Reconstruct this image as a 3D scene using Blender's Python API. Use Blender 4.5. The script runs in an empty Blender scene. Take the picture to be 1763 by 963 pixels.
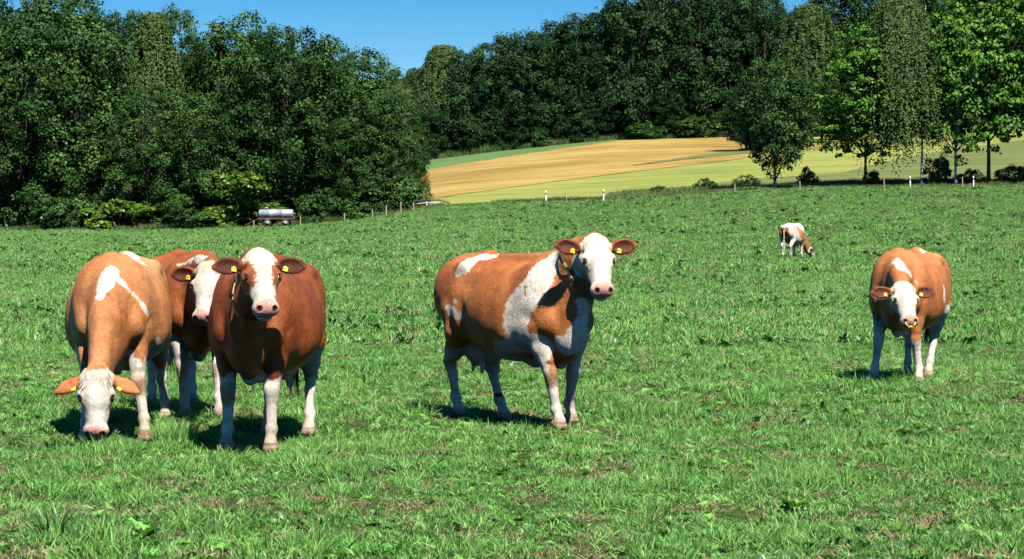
import bpy, math, random
import numpy as np
from mathutils import Vector, Matrix

random.seed(7)
RNG = np.random.default_rng(7)
SC = bpy.context.scene
COL = SC.collection
F = 3800.0            # focal length in photo pixels
CX, HY = 881.5, 388.0  # image centre column, horizon row
CAMZ = 1.65

# ------------------------------------------------------------------ camera, world, sun
cam_d = bpy.data.cameras.new('camera')
cam = bpy.data.objects.new('camera', cam_d)
COL.objects.link(cam)
cam_d.sensor_width = 36.0
cam_d.lens = 36.0 * F / 1763.0
cam_d.shift_y = (HY - 481.5) / 1763.0
cam_d.clip_start = 0.1
cam_d.clip_end = 5000
cam.location = (0, 0, CAMZ)
cam.rotation_euler = (math.radians(90), 0, 0)
SC.camera = cam

SUN_DIR = Vector((0.22, -0.50, 0.84)).normalized()   # towards the sun
elev = math.asin(SUN_DIR.z)
world = bpy.data.worlds.new('World')
SC.world = world
world.use_nodes = True
wn = world.node_tree
bgn = wn.nodes['Background']
sky = wn.nodes.new('ShaderNodeTexSky')
sky.sky_type = 'NISHITA'
sky.sun_disc = False
sky.sun_elevation = elev
sky.sun_rotation = math.atan2(SUN_DIR.x, SUN_DIR.y)
sky.altitude = 2500
sky.air_density = 1.0
sky.dust_density = 0.0
sky.ozone_density = 2.5
hsv = wn.nodes.new('ShaderNodeHueSaturation')
hsv.inputs['Saturation'].default_value = 1.6
hsv.inputs['Value'].default_value = 1.0
wn.links.new(sky.outputs[0], hsv.inputs['Color'])
wn.links.new(hsv.outputs[0], bgn.inputs['Color'])
bgn.inputs['Strength'].default_value = 0.05

sun_d = bpy.data.lights.new('sun', 'SUN')
sun_d.energy = 5.0
sun_d.angle = math.radians(0.53)
sun_d.color = (1.0, 0.95, 0.87)
sun = bpy.data.objects.new('sun', sun_d)
COL.objects.link(sun)
sun.rotation_euler = SUN_DIR.to_track_quat('Z', 'Y').to_euler()
sun.location = (20, -20, 60)

SC.view_settings.view_transform = 'Standard'
SC.view_settings.look = 'None'
SC.view_settings.gamma = 1.0
SC.view_settings.use_curve_mapping = False
SC.view_settings.exposure = 1.2
SC.render.engine = 'CYCLES'
SC.cycles.max_bounces = 5
SC.cycles.diffuse_bounces = 0
SC.cycles.glossy_bounces = 2
SC.cycles.transmission_bounces = 3
SC.cycles.transparent_max_bounces = 4

# ------------------------------------------------------------------ noise
_perm = np.random.default_rng(3).random(65536)


def vnoise(p, scale=1.0, seed=0):
    """value noise in 0..1 on an (N,3) or (N,2) array"""
    p = np.asarray(p, float)
    if p.shape[1] == 2:
        p = np.column_stack([p, np.zeros(len(p))])
    q = p * scale + seed * 17.31
    i = np.floor(q).astype(np.int64)
    f = q - i
    f = f * f * (3 - 2 * f)
    out = np.zeros(len(q))
    for dx in (0, 1):
        for dy in (0, 1):
            for dz in (0, 1):
                h = ((i[:, 0] + dx) * 73856093 ^ (i[:, 1] + dy) * 19349663 ^ (i[:, 2] + dz) * 83492791) & 65535
                w = (f[:, 0] if dx else 1 - f[:, 0]) * (f[:, 1] if dy else 1 - f[:, 1]) * (f[:, 2] if dz else 1 - f[:, 2])
                out += w * _perm[h]
    return out


def fbm(p, scale=1.0, seed=0, octs=3):
    o, a, t = 0, 1.0, 0
    for k in range(octs):
        o = o + a * vnoise(p, scale * 2 ** k, seed + k * 5)
        t += a
        a *= 0.5
    return o / t


# ------------------------------------------------------------------ terrain function
UT = np.array([-800, 0, 250, 450, 560, 640, 700, 770, 900, 1040, 1200, 1300, 1450, 1763, 2600.])
PE = np.array([398, 397, 397, 393, 385, 375, 366, 353, 348, 345, 334, 328, 323, 320, 318.])   # meadow edge row at Y=200
UTT = np.array([-800, 0, 300, 600, 722, 850, 1000, 1060, 1260, 1500, 1763, 2600.])
PT = np.array([372, 368, 335, 296, 278, 262, 246, 241, 236, 227, 214, 205.])       # top of the fields at Y=390


def ground(x, y, micro=True):
    x = np.asarray(x, float)
    y = np.asarray(y, float)
    yy = np.maximum(y, 40.0)
    u = np.clip(x / yy * F + CX, -800, 2600)
    ze = CAMZ + (HY - np.interp(u, UT, PE)) * 200 / F
    zt = CAMZ + (HY - np.interp(u, UTT, PT)) * 390 / F
    t = np.clip((y - 35) / 165.0, 0, 1)
    z1 = ze * t ** 2.4
    t2 = np.clip((y - 206) / 184.0, 0, 3)
    z2 = ze + (zt - ze) * np.minimum(t2, 1) + np.clip(y - 392, 0, 300) * 0.12
    dip = 0.45 * np.exp(-((y - 203.5) / 1.7) ** 2)
    z = np.where(y < 200, z1, z2 - dip * (y >= 200))
    if micro:
        pts = np.column_stack([x.ravel(), y.ravel()])
        m = (fbm(pts, 0.45, 2, 2) - 0.5) * 0.10 + (vnoise(pts, 2.6, 9) - 0.5) * 0.035
        m = m.reshape(x.shape) * np.clip(y / 10, 0, 1) * np.where(y > 195, 0.5, 1.0)
        z = z + m
    return z


def gz(x, y):
    return float(ground(np.array([x]), np.array([y]))[0])


def U2X(px, Y):
    return (px - CX) / F * Y


def WP(px, py, Y):
    return Vector((U2X(px, Y), Y, CAMZ + (HY - py) / F * Y))


# ------------------------------------------------------------------ object helpers
def tag(o, label=None, cat=None, group=None, kind=None):
    if label: o['label'] = label
    if cat: o['category'] = cat
    if group: o['group'] = group
    if kind: o['kind'] = kind
    return o


def empty(name, loc, rz=0.0, parent=None):
    o = bpy.data.objects.new(name, None)
    o.empty_display_size = 0.2
    COL.objects.link(o)
    o.location = loc
    o.rotation_euler = (0, 0, rz)
    if parent: o.parent = parent
    return o


def link(name, me, mat=None, parent=None, smooth=False):
    if mat is not None and not me.materials:
        me.materials.append(mat)
    if smooth:
        me.polygons.foreach_set('use_smooth', [True] * len(me.polygons))
    o = bpy.data.objects.new(name, me)
    COL.objects.link(o)
    if parent: o.parent = parent
    return o


def np_mesh(name, V, faces, col=None, colname='tint'):
    """faces: (M,k) int array, or list of such arrays"""
    if not isinstance(faces, list): faces = [faces]
    faces = [np.asarray(f, np.int32) for f in faces if len(f)]
    me = bpy.data.meshes.new(name)
    V = np.asarray(V, np.float32)
    me.vertices.add(len(V))
    me.vertices.foreach_set('co', V.ravel())
    li = np.concatenate([f.ravel() for f in faces])
    tot = np.concatenate([np.full(len(f), f.shape[1], np.int32) for f in faces])
    st = np.concatenate([[0], np.cumsum(tot)[:-1]]).astype(np.int32)
    me.loops.add(len(li))
    me.loops.foreach_set('vertex_index', li)
    me.polygons.add(len(tot))
    me.polygons.foreach_set('loop_start', st)
    me.polygons.foreach_set('loop_total', tot)
    if col is not None:
        col = np.asarray(col, np.float32)
        if col.ndim == 1:
            a = me.attributes.new(colname, 'FLOAT', 'POINT')
            a.data.foreach_set('value', col)
        else:
            if col.shape[1] == 3: col = np.column_stack([col, np.ones(len(col))]).astype(np.float32)
            a = me.attributes.new(colname, 'FLOAT_COLOR', 'POINT')
            a.data.foreach_set('color', col.ravel())
    me.update(calc_edges=True)
    return me


class MB:
    """collects simple shapes into one mesh"""
    def __init__(s):
        s.v, s.f = [], []

    def add(s, V, Fs):
        b = len(s.v)
        s.v += [tuple(v) for v in V]
        s.f += [tuple(i + b for i in f) for f in Fs]
        return s

    def box(s, c, d, rot=None, bev=0.0):
        hx, hy, hz = d[0] / 2, d[1] / 2, d[2] / 2
        R = rot if rot is not None else Matrix.Identity(3)
        if bev <= 0:
            V = [Vector((x, y, z)) for z in (-hz, hz) for x, y in ((-hx, -hy), (hx, -hy), (hx, hy), (-hx, hy))]
            V = [R @ v + Vector(c) for v in V]
            return s.add(V, [(3, 2, 1, 0), (4, 5, 6, 7), (0, 1, 5, 4), (1, 2, 6, 5), (2, 3, 7, 6), (3, 0, 4, 7)])
        V, b = [], min(bev, hx * .9, hy * .9, hz * .9)
        for z, i in ((-hz, b), (-hz + b, 0), (hz - b, 0), (hz, b)):
            for x, y in ((-hx + i, -hy + i), (hx - i, -hy + i), (hx - i, hy - i), (-hx + i, hy - i)):
                V.append(R @ Vector((x, y, z)) + Vector(c))
        fs = [(3, 2, 1, 0), (12, 13, 14, 15)]
        for r in range(3):
            for k in range(4):
                fs.append((r * 4 + k, r * 4 + (k + 1) % 4, r * 4 + 4 + (k + 1) % 4, r * 4 + 4 + k))
        return s.add(V, fs)

    def tube(s, pts, rad, n=8, caps=True, flat=1.0):
        pts = [Vector(p) for p in pts]
        if not hasattr(rad, '__len__'): rad = [rad] * len(pts)
        V, fs = [], []
        prev = None
        for i, p in enumerate(pts):
            d = (pts[min(i + 1, len(pts) - 1)] - pts[max(i - 1, 0)])
            d = d.normalized() if d.length > 0 else Vector((0, 0, 1))
            if prev is None:
                a = d.orthogonal().normalized()
            else:
                a = (prev - d * prev.dot(d)).normalized()
            prev = a
            b = d.cross(a)
            for k in range(n):
                t = 2 * math.pi * k / n
                V.append(p + (a * math.cos(t) + b * math.sin(t) * flat) * rad[i])
        for i in range(len(pts) - 1):
            for k in range(n):
                fs.append((i * n + k, i * n + (k + 1) % n, (i + 1) * n + (k + 1) % n, (i + 1) * n + k))
        if caps:
            fs.append(tuple(reversed(range(n))))
            fs.append(tuple((len(pts) - 1) * n + k for k in range(n)))
        return s.add(V, fs)

    def lathe(s, prof, c, axis='z', n=20):
        V, fs = [], []
        for (r, h) in prof:
            for k in range(n):
                t = 2 * math.pi * k / n
                a, b = r * math.cos(t), r * math.sin(t)
                if axis == 'z': v = (a, b, h)
                elif axis == 'x': v = (h, a, b)
                else: v = (b, h, a)
                V.append(Vector(v) + Vector(c))
        m = len(prof)
        for i in range(m - 1):
            for k in range(n):
                fs.append((i * n + k, i * n + (k + 1) % n, (i + 1) * n + (k + 1) % n, (i + 1) * n + k))
        fs.append(tuple(reversed(range(n))))
        fs.append(tuple((m - 1) * n + k for k in range(n)))
        return s.add(V, fs)

    def mesh(s, name):
        me = bpy.data.meshes.new(name)
        me.from_pydata([tuple(v) for v in s.v], [], s.f)
        me.update()
        return me

    def build(s, name, mat, parent=None, smooth=False):
        return link(name, s.mesh(name), mat, parent, smooth)


# ------------------------------------------------------------------ materials
def new_mat(name):
    m = bpy.data.materials.new(name)
    m.use_nodes = True
    nt = m.node_tree
    b = nt.nodes['Principled BSDF']
    return m, nt, b


def N(nt, t, **kw):
    n = nt.nodes.new(t)
    for k, v in kw.items(): setattr(n, k, v)
    return n


def ramp(nt, stops, fac=None):
    r = N(nt, 'ShaderNodeValToRGB')
    e = r.color_ramp.elements
    while len(e) < len(stops): e.new(0.5)
    for k, (p, c) in enumerate(stops):
        e[k].position = p
        e[k].color = (*c, 1) if len(c) == 3 else c
    if fac is not None: nt.links.new(fac, r.inputs[0])
    return r


def noise(nt, scale, detail=3, rough=0.55, vec=None, obj=False, dist=0.0):
    n = N(nt, 'ShaderNodeTexNoise')
    n.inputs['Scale'].default_value = scale
    n.inputs['Detail'].default_value = detail
    n.inputs['Roughness'].default_value = rough
    n.inputs['Distortion'].default_value = dist
    if vec is None:
        if obj:
            vec = N(nt, 'ShaderNodeTexCoord').outputs['Object']
        else:
            vec = N(nt, 'ShaderNodeNewGeometry').outputs['Position']
    nt.links.new(vec, n.inputs['Vector'])
    return n


def mixc(nt, a, b, fac, mode='MIX'):
    m = N(nt, 'ShaderNodeMix', data_type='RGBA', blend_type=mode)
    for s, v in ((0, fac), (6, a), (7, b)):
        if hasattr(v, 'is_output') or hasattr(v, 'links'):
            nt.links.new(v, m.inputs[s])
        else:
            m.inputs[s].default_value = v if s == 0 else ((*v, 1) if len(v) == 3 else v)
    return m.outputs[2]


def simple_mat(name, c1, c2=None, scale=8.0, rough=0.7, bump=0.2, metal=0.0, bscale=None):
    m, nt, b = new_mat(name)
    c2 = c2 or tuple(v * 0.7 for v in c1)
    n = noise(nt, scale, 4, 0.6, obj=True)
    r = ramp(nt, [(0.35, c2), (0.65, c1)], n.outputs[0])
    nt.links.new(r.outputs[0], b.inputs['Base Color'])
    b.inputs['Roughness'].default_value = rough
    b.inputs['Metallic'].default_value = metal
    if bump:
        n2 = noise(nt, bscale or scale * 5, 4, 0.6, obj=True)
        bp = N(nt, 'ShaderNodeBump')
        bp.inputs['Strength'].default_value = bump
        bp.inputs['Distance'].default_value = 0.02
        nt.links.new(n2.outputs[0], bp.inputs['Height'])
        nt.links.new(bp.outputs[0], b.inputs['Normal'])
    return m


def leaf_mat(name, stops, trans=0.3, rough=0.45, spec=0.35, wscale=0.25, attr='tint', hue2=None, transcol=1.3):
    """leaf shader: per-leaf tint attribute plus slow world-space variation"""
    m, nt, b = new_mat(name)
    at = N(nt, 'ShaderNodeAttribute', attribute_name=attr)
    n = noise(nt, wscale, 4, 0.6)
    add = N(nt, 'ShaderNodeMath', operation='MULTIPLY_ADD')
    nt.links.new(n.outputs[0], add.inputs[0])
    add.inputs[1].default_value = 0.55
    sub = N(nt, 'ShaderNodeMath', operation='SUBTRACT')
    nt.links.new(at.outputs['Fac'], sub.inputs[0])
    sub.inputs[1].default_value = 0.27
    nt.links.new(sub.outputs[0], add.inputs[2])
    r = ramp(nt, stops, add.outputs[0])
    b.inputs['Roughness'].default_value = rough
    b.inputs['Specular IOR Level'].default_value = spec
    nt.links.new(r.outputs[0], b.inputs['Base Color'])
    tr = N(nt, 'ShaderNodeBsdfTranslucent')
    tc = mixc(nt, r.outputs[0], (1.0, 1.25, 0.45), 1.0, 'MULTIPLY')
    nt.links.new(tc, tr.inputs['Color'])
    mx = N(nt, 'ShaderNodeMixShader')
    mx.inputs[0].default_value = trans
    nt.links.new(b.outputs[0], mx.inputs[1])
    nt.links.new(tr.outputs[0], mx.inputs[2])
    nt.links.new(mx.outputs[0], nt.nodes['Material Output'].inputs['Surface'])
    return m


M = {}
# meadow soil and thatch
m, nt, b = new_mat('meadow_ground')
n1 = noise(nt, 0.55, 4, 0.6)
n2 = noise(nt, 9.0, 4, 0.7)
n3 = noise(nt, 0.07, 3, 0.5)
c1 = ramp(nt, [(0.30, (0.012, 0.018, 0.006)), (0.5, (0.030, 0.050, 0.013)), (0.72, (0.10, 0.10, 0.04))], n2.outputs[0])
c2 = ramp(nt, [(0.35, (0.015, 0.035, 0.010)), (0.65, (0.045, 0.07, 0.02))], n1.outputs[0])
mm = mixc(nt, c1.outputs[0], c2.outputs[0], 0.5)
c3 = ramp(nt, [(0.4, (0.75, 0.9, 0.8)), (0.6, (1.15, 1.1, 0.9))], n3.outputs[0])
mm = mixc(nt, mm, c3.outputs[0], 1.0, 'MULTIPLY')
nt.links.new(mm, b.inputs['Base Color'])
b.inputs['Roughness'].default_value = 0.95
b.inputs['Specular IOR Level'].default_value = 0.1
bp = N(nt, 'ShaderNodeBump')
bp.inputs['Strength'].default_value = 0.6
bp.inputs['Distance'].default_value = 0.05
nt.links.new(n2.outputs[0], bp.inputs['Height'])
nt.links.new(bp.outputs[0], b.inputs['Normal'])
M['meadow'] = m


def field_mat(name, stops, rowdir, rowscale, nscale=0.5, fine=6.0):
    m, nt, b = new_mat(name)
    tc = N(nt, 'ShaderNodeNewGeometry')
    mp = N(nt, 'ShaderNodeMapping')
    mp.inputs['Rotation'].default_value = (0, 0, rowdir)
    mp.inputs['Scale'].default_value = (rowscale * 0.03, rowscale, 1)
    nt.links.new(tc.outputs['Position'], mp.inputs['Vector'])
    n1 = noise(nt, 1.0, 3, 0.6, vec=mp.outputs[0])
    n2 = noise(nt, fine, 4, 0.7)
    n3 = noise(nt, nscale * 0.1, 3, 0.6)
    a = N(nt, 'ShaderNodeMath', operation='MULTIPLY_ADD')
    nt.links.new(n1.outputs[0], a.inputs[0]); a.inputs[1].default_value = 0.5
    bb = N(nt, 'ShaderNodeMath', operation='MULTIPLY')
    nt.links.new(n2.outputs[0], bb.inputs[0]); bb.inputs[1].default_value = 0.3
    nt.links.new(bb.outputs[0], a.inputs[2])
    c = N(nt, 'ShaderNodeMath', operation='MULTIPLY_ADD')
    nt.links.new(n3.outputs[0], c.inputs[0]); c.inputs[1].default_value = 0.35
    nt.links.new(a.outputs[0], c.inputs[2])
    r = ramp(nt, stops, c.outputs[0])
    nt.links.new(r.outputs[0], b.inputs['Base Color'])
    b.inputs['Roughness'].default_value = 0.9
    b.inputs['Specular IOR Level'].default_value = 0.1
    bp = N(nt, 'ShaderNodeBump')
    bp.inputs['Strength'].default_value = 0.5
    bp.inputs['Distance'].default_value = 0.1
    nt.links.new(n2.outputs[0], bp.inputs['Height'])
    nt.links.new(bp.outputs[0], b.inputs['Normal'])
    return m


M['wheat'] = field_mat('wheat', [(0.48, (0.150, 0.098, 0.024)), (0.56, (0.240, 0.160, 0.042)), (0.65, (0.33, 0.240, 0.08))], 0.25, 0.8)
M['hayfield'] = field_mat('hayfield', [(0.45, (0.110, 0.145, 0.030)), (0.57, (0.175, 0.200, 0.045)), (0.70, (0.26, 0.26, 0.075))], 0.25, 0.5)
M['greenfield'] = field_mat('greenfield', [(0.45, (0.050, 0.105, 0.032)), (0.65, (0.095, 0.16, 0.055))], 0.25, 0.5)
M['verge'] = field_mat('verge', [(0.42, (0.050, 0.082, 0.022)), (0.55, (0.090, 0.120, 0.036)), (0.70, (0.15, 0.15, 0.055))], 0.25, 0.5)
M['asphalt'] = simple_mat('asphalt', (0.06, 0.06, 0.06), scale=3, rough=0.9)

GR = [(0.10, (0.024, 0.092, 0.014)), (0.38, (0.078, 0.245, 0.036)), (0.62, (0.145, 0.365, 0.068)), (0.88, (0.29, 0.49, 0.15))]
M['grass'] = leaf_mat('grass', GR, 0.28, 0.5, 0.25, 0.22)
M['grass_dark'] = leaf_mat('grass_dark', [(0.1, (0.028, 0.085, 0.018)), (0.6, (0.060, 0.155, 0.035)), (0.9, (0.11, 0.22, 0.06))], 0.25, 0.4, 0.4, 0.5)
M['dry'] = leaf_mat('dry', [(0.1, (0.14, 0.10, 0.05)), (0.5, (0.30, 0.23, 0.12)), (0.9, (0.42, 0.36, 0.22))], 0.15, 0.7, 0.2, 0.5)
M['verge_grass'] = leaf_mat('verge_grass', [(0.1, (0.06, 0.11, 0.03)), (0.5, (0.13, 0.18, 0.055)), (0.9, (0.30, 0.27, 0.13))], 0.2, 0.7, 0.2, 0.12)
M['oak_leaf'] = leaf_mat('oak_leaf', [(0.1, (0.007, 0.028, 0.006)), (0.45, (0.022, 0.064, 0.013)), (0.8, (0.058, 0.125, 0.027)), (1.0, (0.12, 0.20, 0.05))], 0.12, 0.6, 0.12, 0.10)
M['wood_leaf'] = leaf_mat('wood_leaf', [(0.1, (0.005, 0.018, 0.006)), (0.5, (0.015, 0.042, 0.013)), (0.9, (0.045, 0.095, 0.028))], 0.08, 0.6, 0.08, 0.05)
M['birch_leaf'] = leaf_mat('birch_leaf', [(0.1, (0.028, 0.060, 0.018)), (0.5, (0.065, 0.115, 0.032)), (0.9, (0.13, 0.19, 0.060))], 0.2, 0.6, 0.12, 0.1)
M['maple_leaf'] = leaf_mat('maple_leaf', [(0.1, (0.022, 0.075, 0.008)), (0.45, (0.055, 0.155, 0.016)), (0.9, (0.13, 0.27, 0.032))], 0.22, 0.6, 0.2, 0.15)
M['lime_leaf'] = leaf_mat('lime_leaf', [(0.1, (0.045, 0.105, 0.010)), (0.5, (0.09, 0.17, 0.018)), (0.9, (0.18, 0.26, 0.035))], 0.35, 0.45, 0.35, 0.3)
M['bark'] = simple_mat('bark', (0.085, 0.065, 0.045), (0.035, 0.028, 0.02), 3.0, 0.9, 0.6)
M['pale_bark'] = simple_mat('pale_bark', (0.30, 0.26, 0.20), (0.12, 0.10, 0.08), 3.0, 0.85, 0.6)
m, nt, b = new_mat('birch_bark')
tcn = N(nt, 'ShaderNodeTexCoord')
mp = N(nt, 'ShaderNodeMapping'); mp.inputs['Scale'].default_value = (1.2, 1.2, 5)
nt.links.new(tcn.outputs['Object'], mp.inputs['Vector'])
n1 = noise(nt, 1.6, 3, 0.7, vec=mp.outputs[0])
r = ramp(nt, [(0.42, (0.05, 0.045, 0.04)), (0.52, (0.62, 0.60, 0.55))], n1.outputs[0])
nt.links.new(r.outputs[0], b.inputs['Base Color']); b.inputs['Roughness'].default_value = 0.7
M['birch_bark'] = m
M['post_wood'] = simple_mat('post_wood', (0.45, 0.36, 0.24), (0.26, 0.20, 0.14), 4.0, 0.85, 0.4)
M['white_plastic'] = simple_mat('white_plastic', (0.82, 0.82, 0.80), (0.72, 0.72, 0.70), 4.0, 0.5, 0.05)
M['black_plastic'] = simple_mat('black_plastic', (0.02, 0.02, 0.02), None, 4.0, 0.5, 0.05)
M['reflector'] = simple_mat('reflector', (0.45, 0.45, 0.47), None, 30.0, 0.25, 0.05)
M['galv'] = simple_mat('galvanised', (0.40, 0.45, 0.50), (0.27, 0.31, 0.35), 2.2, 0.48, 0.15, 0.45)
M['rust'] = simple_mat('rust', (0.16, 0.075, 0.045), (0.06, 0.035, 0.025), 5.0, 0.85, 0.4)
M['tyre'] = simple_mat('tyre', (0.03, 0.03, 0.03), (0.06, 0.055, 0.05), 6.0, 0.85, 0.3)
M['rim'] = simple_mat('rim', (0.30, 0.27, 0.25), (0.15, 0.11, 0.09), 6.0, 0.6, 0.2)
M['wire'] = simple_mat('wire', (0.3, 0.3, 0.3), None, 6.0, 0.4, 0.0, 0.8)

# coat
m, nt, b = new_mat('cow_coat')
at = N(nt, 'ShaderNodeAttribute', attribute_name='coat')
tcn = N(nt, 'ShaderNodeTexCoord')
mp = N(nt, 'ShaderNodeMapping'); mp.inputs['Scale'].default_value = (1, 1, 0.35)
nt.links.new(tcn.outputs['Object'], mp.inputs['Vector'])
nf = noise(nt, 85, 5, 0.75, vec=mp.outputs[0], dist=0.4)
ns = noise(nt, 11, 5, 0.65, obj=True)
rr = ramp(nt, [(0.32, (0.66, 0.63, 0.60)), (0.66, (1.14, 1.14, 1.12))], nf.outputs[0])
r2 = ramp(nt, [(0.32, (0.74, 0.71, 0.66)), (0.62, (1.08, 1.08, 1.08))], ns.outputs[0])
cc = mixc(nt, at.outputs['Color'], rr.outputs[0], 1.0, 'MULTIPLY')
cc = mixc(nt, cc, r2.outputs[0], 1.0, 'MULTIPLY')
nt.links.new(cc, b.inputs['Base Color'])
b.inputs['Roughness'].default_value = 0.52
b.inputs['Specular IOR Level'].default_value = 0.25
b.inputs['Sheen Weight'].default_value = 0.0
b.inputs['Sheen Roughness'].default_value = 0.4
ad = N(nt, 'ShaderNodeMath', operation='ADD')
nt.links.new(nf.outputs[0], ad.inputs[0])
ml = N(nt, 'ShaderNodeMath', operation='MULTIPLY'); ml.inputs[1].default_value = 1.0
nt.links.new(ns.outputs[0], ml.inputs[0]); nt.links.new(ml.outputs[0], ad.inputs[1])
bp = N(nt, 'ShaderNodeBump'); bp.inputs['Strength'].default_value = 0.75; bp.inputs['Distance'].default_value = 0.013
nt.links.new(ad.outputs[0], bp.inputs['Height']); nt.links.new(bp.outputs[0], b.inputs['Normal'])
M['coat'] = m
M['eye'] = simple_mat('eye', (0.018, 0.010, 0.008), None, 20, 0.08, 0)
M['tag'] = simple_mat('ear_tag_yellow', (0.80, 0.56, 0.02), (0.70, 0.46, 0.02), 20, 0.4, 0.05)
M['collar'] = simple_mat('collar', (0.025, 0.025, 0.03), None, 20, 0.6, 0.2)
M['collar_yellow'] = simple_mat('collar_yellow', (0.62, 0.48, 0.03), (0.30, 0.24, 0.03), 25, 0.5, 0.2)


def hair_mat(name, c1, c2):
    m, nt, b = new_mat(name)
    at = N(nt, 'ShaderNodeAttribute', attribute_name='tint')
    r = ramp(nt, [(0.0, c1), (1.0, c2)], at.outputs['Fac'])
    nt.links.new(r.outputs[0], b.inputs['Base Color'])
    b.inputs['Roughness'].default_value = 0.6
    return m


M['hair_cream'] = hair_mat('hair_cream', (0.46, 0.38, 0.27), (0.66, 0.60, 0.50))
M['hair_brown'] = hair_mat('hair_brown', (0.06, 0.018, 0.008), (0.22, 0.07, 0.025))
M['hair_dark'] = hair_mat('hair_dark', (0.015, 0.008, 0.005), (0.07, 0.035, 0.02))
M['hair_white'] = hair_mat('hair_white', (0.5, 0.45, 0.38), (0.8, 0.76, 0.70))

# ------------------------------------------------------------------ terrain
def spaced(a, b, c, n, power=2.2):
    t = np.linspace(-1, 1, n)
    return c + np.sign(t) * np.abs(t) ** power * np.where(t < 0, c - a, b - c)


xs = spaced(-700, 700, 0, 361, 2.4)
ys = np.unique(np.concatenate([np.linspace(-80, 8, 12), np.linspace(8, 30, 90), np.linspace(30, 80, 80), np.linspace(80, 190, 80),
                               np.linspace(190, 212, 45), np.linspace(212, 400, 80), np.linspace(400, 1500, 30)]))
X, Y = np.meshgrid(xs, ys)
Z = ground(X, Y)
nx, ny = len(xs), len(ys)
I = np.arange(nx * ny).reshape(ny, nx)
Q = np.stack([I[:-1, :-1], I[:-1, 1:], I[1:, 1:], I[1:, :-1]], -1).reshape(-1, 4)
me = np_mesh('meadow', np.column_stack([X.ravel(), Y.ravel(), Z.ravel()]), Q)
tag(link('meadow', me, M['meadow'], smooth=True), kind='structure')

YS = np.linspace(203, 391, 300)


def inv_row(u, row):
    """distance at which the ground along column u shows at picture row"""
    x = U2X(u, YS)
    z = ground(x, YS, False)
    rows = HY - (z - CAMZ) * F / YS
    o = np.argsort(rows)
    return float(np.interp(row, rows[o], YS[o]))


def field(name, mat, lo, hi, lift, nu=90, nv=40, clampY=None):
    """sheet laid on the hillside between two boundary lines given as (column, row) of the photo"""
    lo = np.array(lo, float); hi = np.array(hi, float)
    us = np.linspace(max(lo[0, 0], hi[0, 0]), min(lo[-1, 0], hi[-1, 0]), nu)
    V = []
    for u in us:
        yl = inv_row(u, np.interp(u, lo[:, 0], lo[:, 1]))
        yh = inv_row(u, np.interp(u, hi[:, 0], hi[:, 1]))
        jag = 0.8 * (random.random() - 0.5)
        yh = max(yh, yl + 0.02)
        Yv = np.linspace(yl + jag * 0.5, yh + jag, nv)
        xv = U2X(u, Yv)
        zv = ground(xv, Yv) + lift
        V.append(np.column_stack([xv, Yv, zv]))
    V = np.concatenate(V)
    I = np.arange(nu * nv).reshape(nu, nv)
    Q = np.stack([I[:-1, :-1], I[1:, :-1], I[1:, 1:], I[:-1, 1:]], -1).reshape(-1, 4)
    o = link(name, np_mesh(name, V, Q), mat, smooth=True)
    tag(o, kind='structure')
    return o


topline = [(-500, 372), (0, 368), (300, 335), (600, 296), (722, 278), (850, 262), (1000, 246), (1060, 241), (1260, 236), (1500, 227), (1763, 214), (2300, 206)]
# hay meadow over the whole slope, then wheat etc. each laid a little above
field('hay_meadow', M['hayfield'], [(-500, 390), (0, 388), (500, 372), (700, 356), (900, 347), (1060, 338), (1300, 310), (1450, 300), (1560, 272), (1763, 243), (2300, 236)], topline, 0.05)
field('wheat_field', M['wheat'], [(560, 366), (730, 345), (880, 324), (1040, 303), (1260, 277), (1320, 266), (1400, 256), (1490, 243), (1560, 233)],
      [(560, 325), (722, 295), (880, 270), (1000, 251), (1060, 244), (1262, 237), (1290, 258), (1320, 262), (1400, 251), (1490, 239), (1560, 231)], 0.10)
field('clover_field', M['greenfield'], [(500, 340), (722, 295), (880, 271), (1000, 252), (1060, 244.5)], topline[3:8], 0.10)
field('grass_strip', M['verge'], [(1090, 287), (1200, 274), (1330, 262), (1400, 253)], [(1090, 286.5), (1200, 269), (1330, 255), (1400, 249)], 0.16, 40, 8)
field('grass_bank', M['verge'], [(1040, 344), (1300, 326), (1450, 322), (1763, 319), (2300, 318)], [(1040, 339), (1300, 309), (1450, 299), (1560, 271), (1763, 242), (2300, 235)], 0.09)

# country road hidden in the dip behind the meadow
V, Q = [], []
us = np.linspace(-300, 2300, 160)
for u in us:
    for dy in (202.2, 203.5, 205.2):
        x = U2X(u, dy)
        V.append((x, dy, gz(x, dy) + 0.06))
I = np.arange(len(V)).reshape(len(us), 3)
Q = np.stack([I[:-1, :-1], I[1:, :-1], I[1:, 1:], I[:-1, 1:]], -1).reshape(-1, 4)
tag(link('road', np_mesh('road', np.array(V), Q), M['asphalt']), kind='structure')

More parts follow.
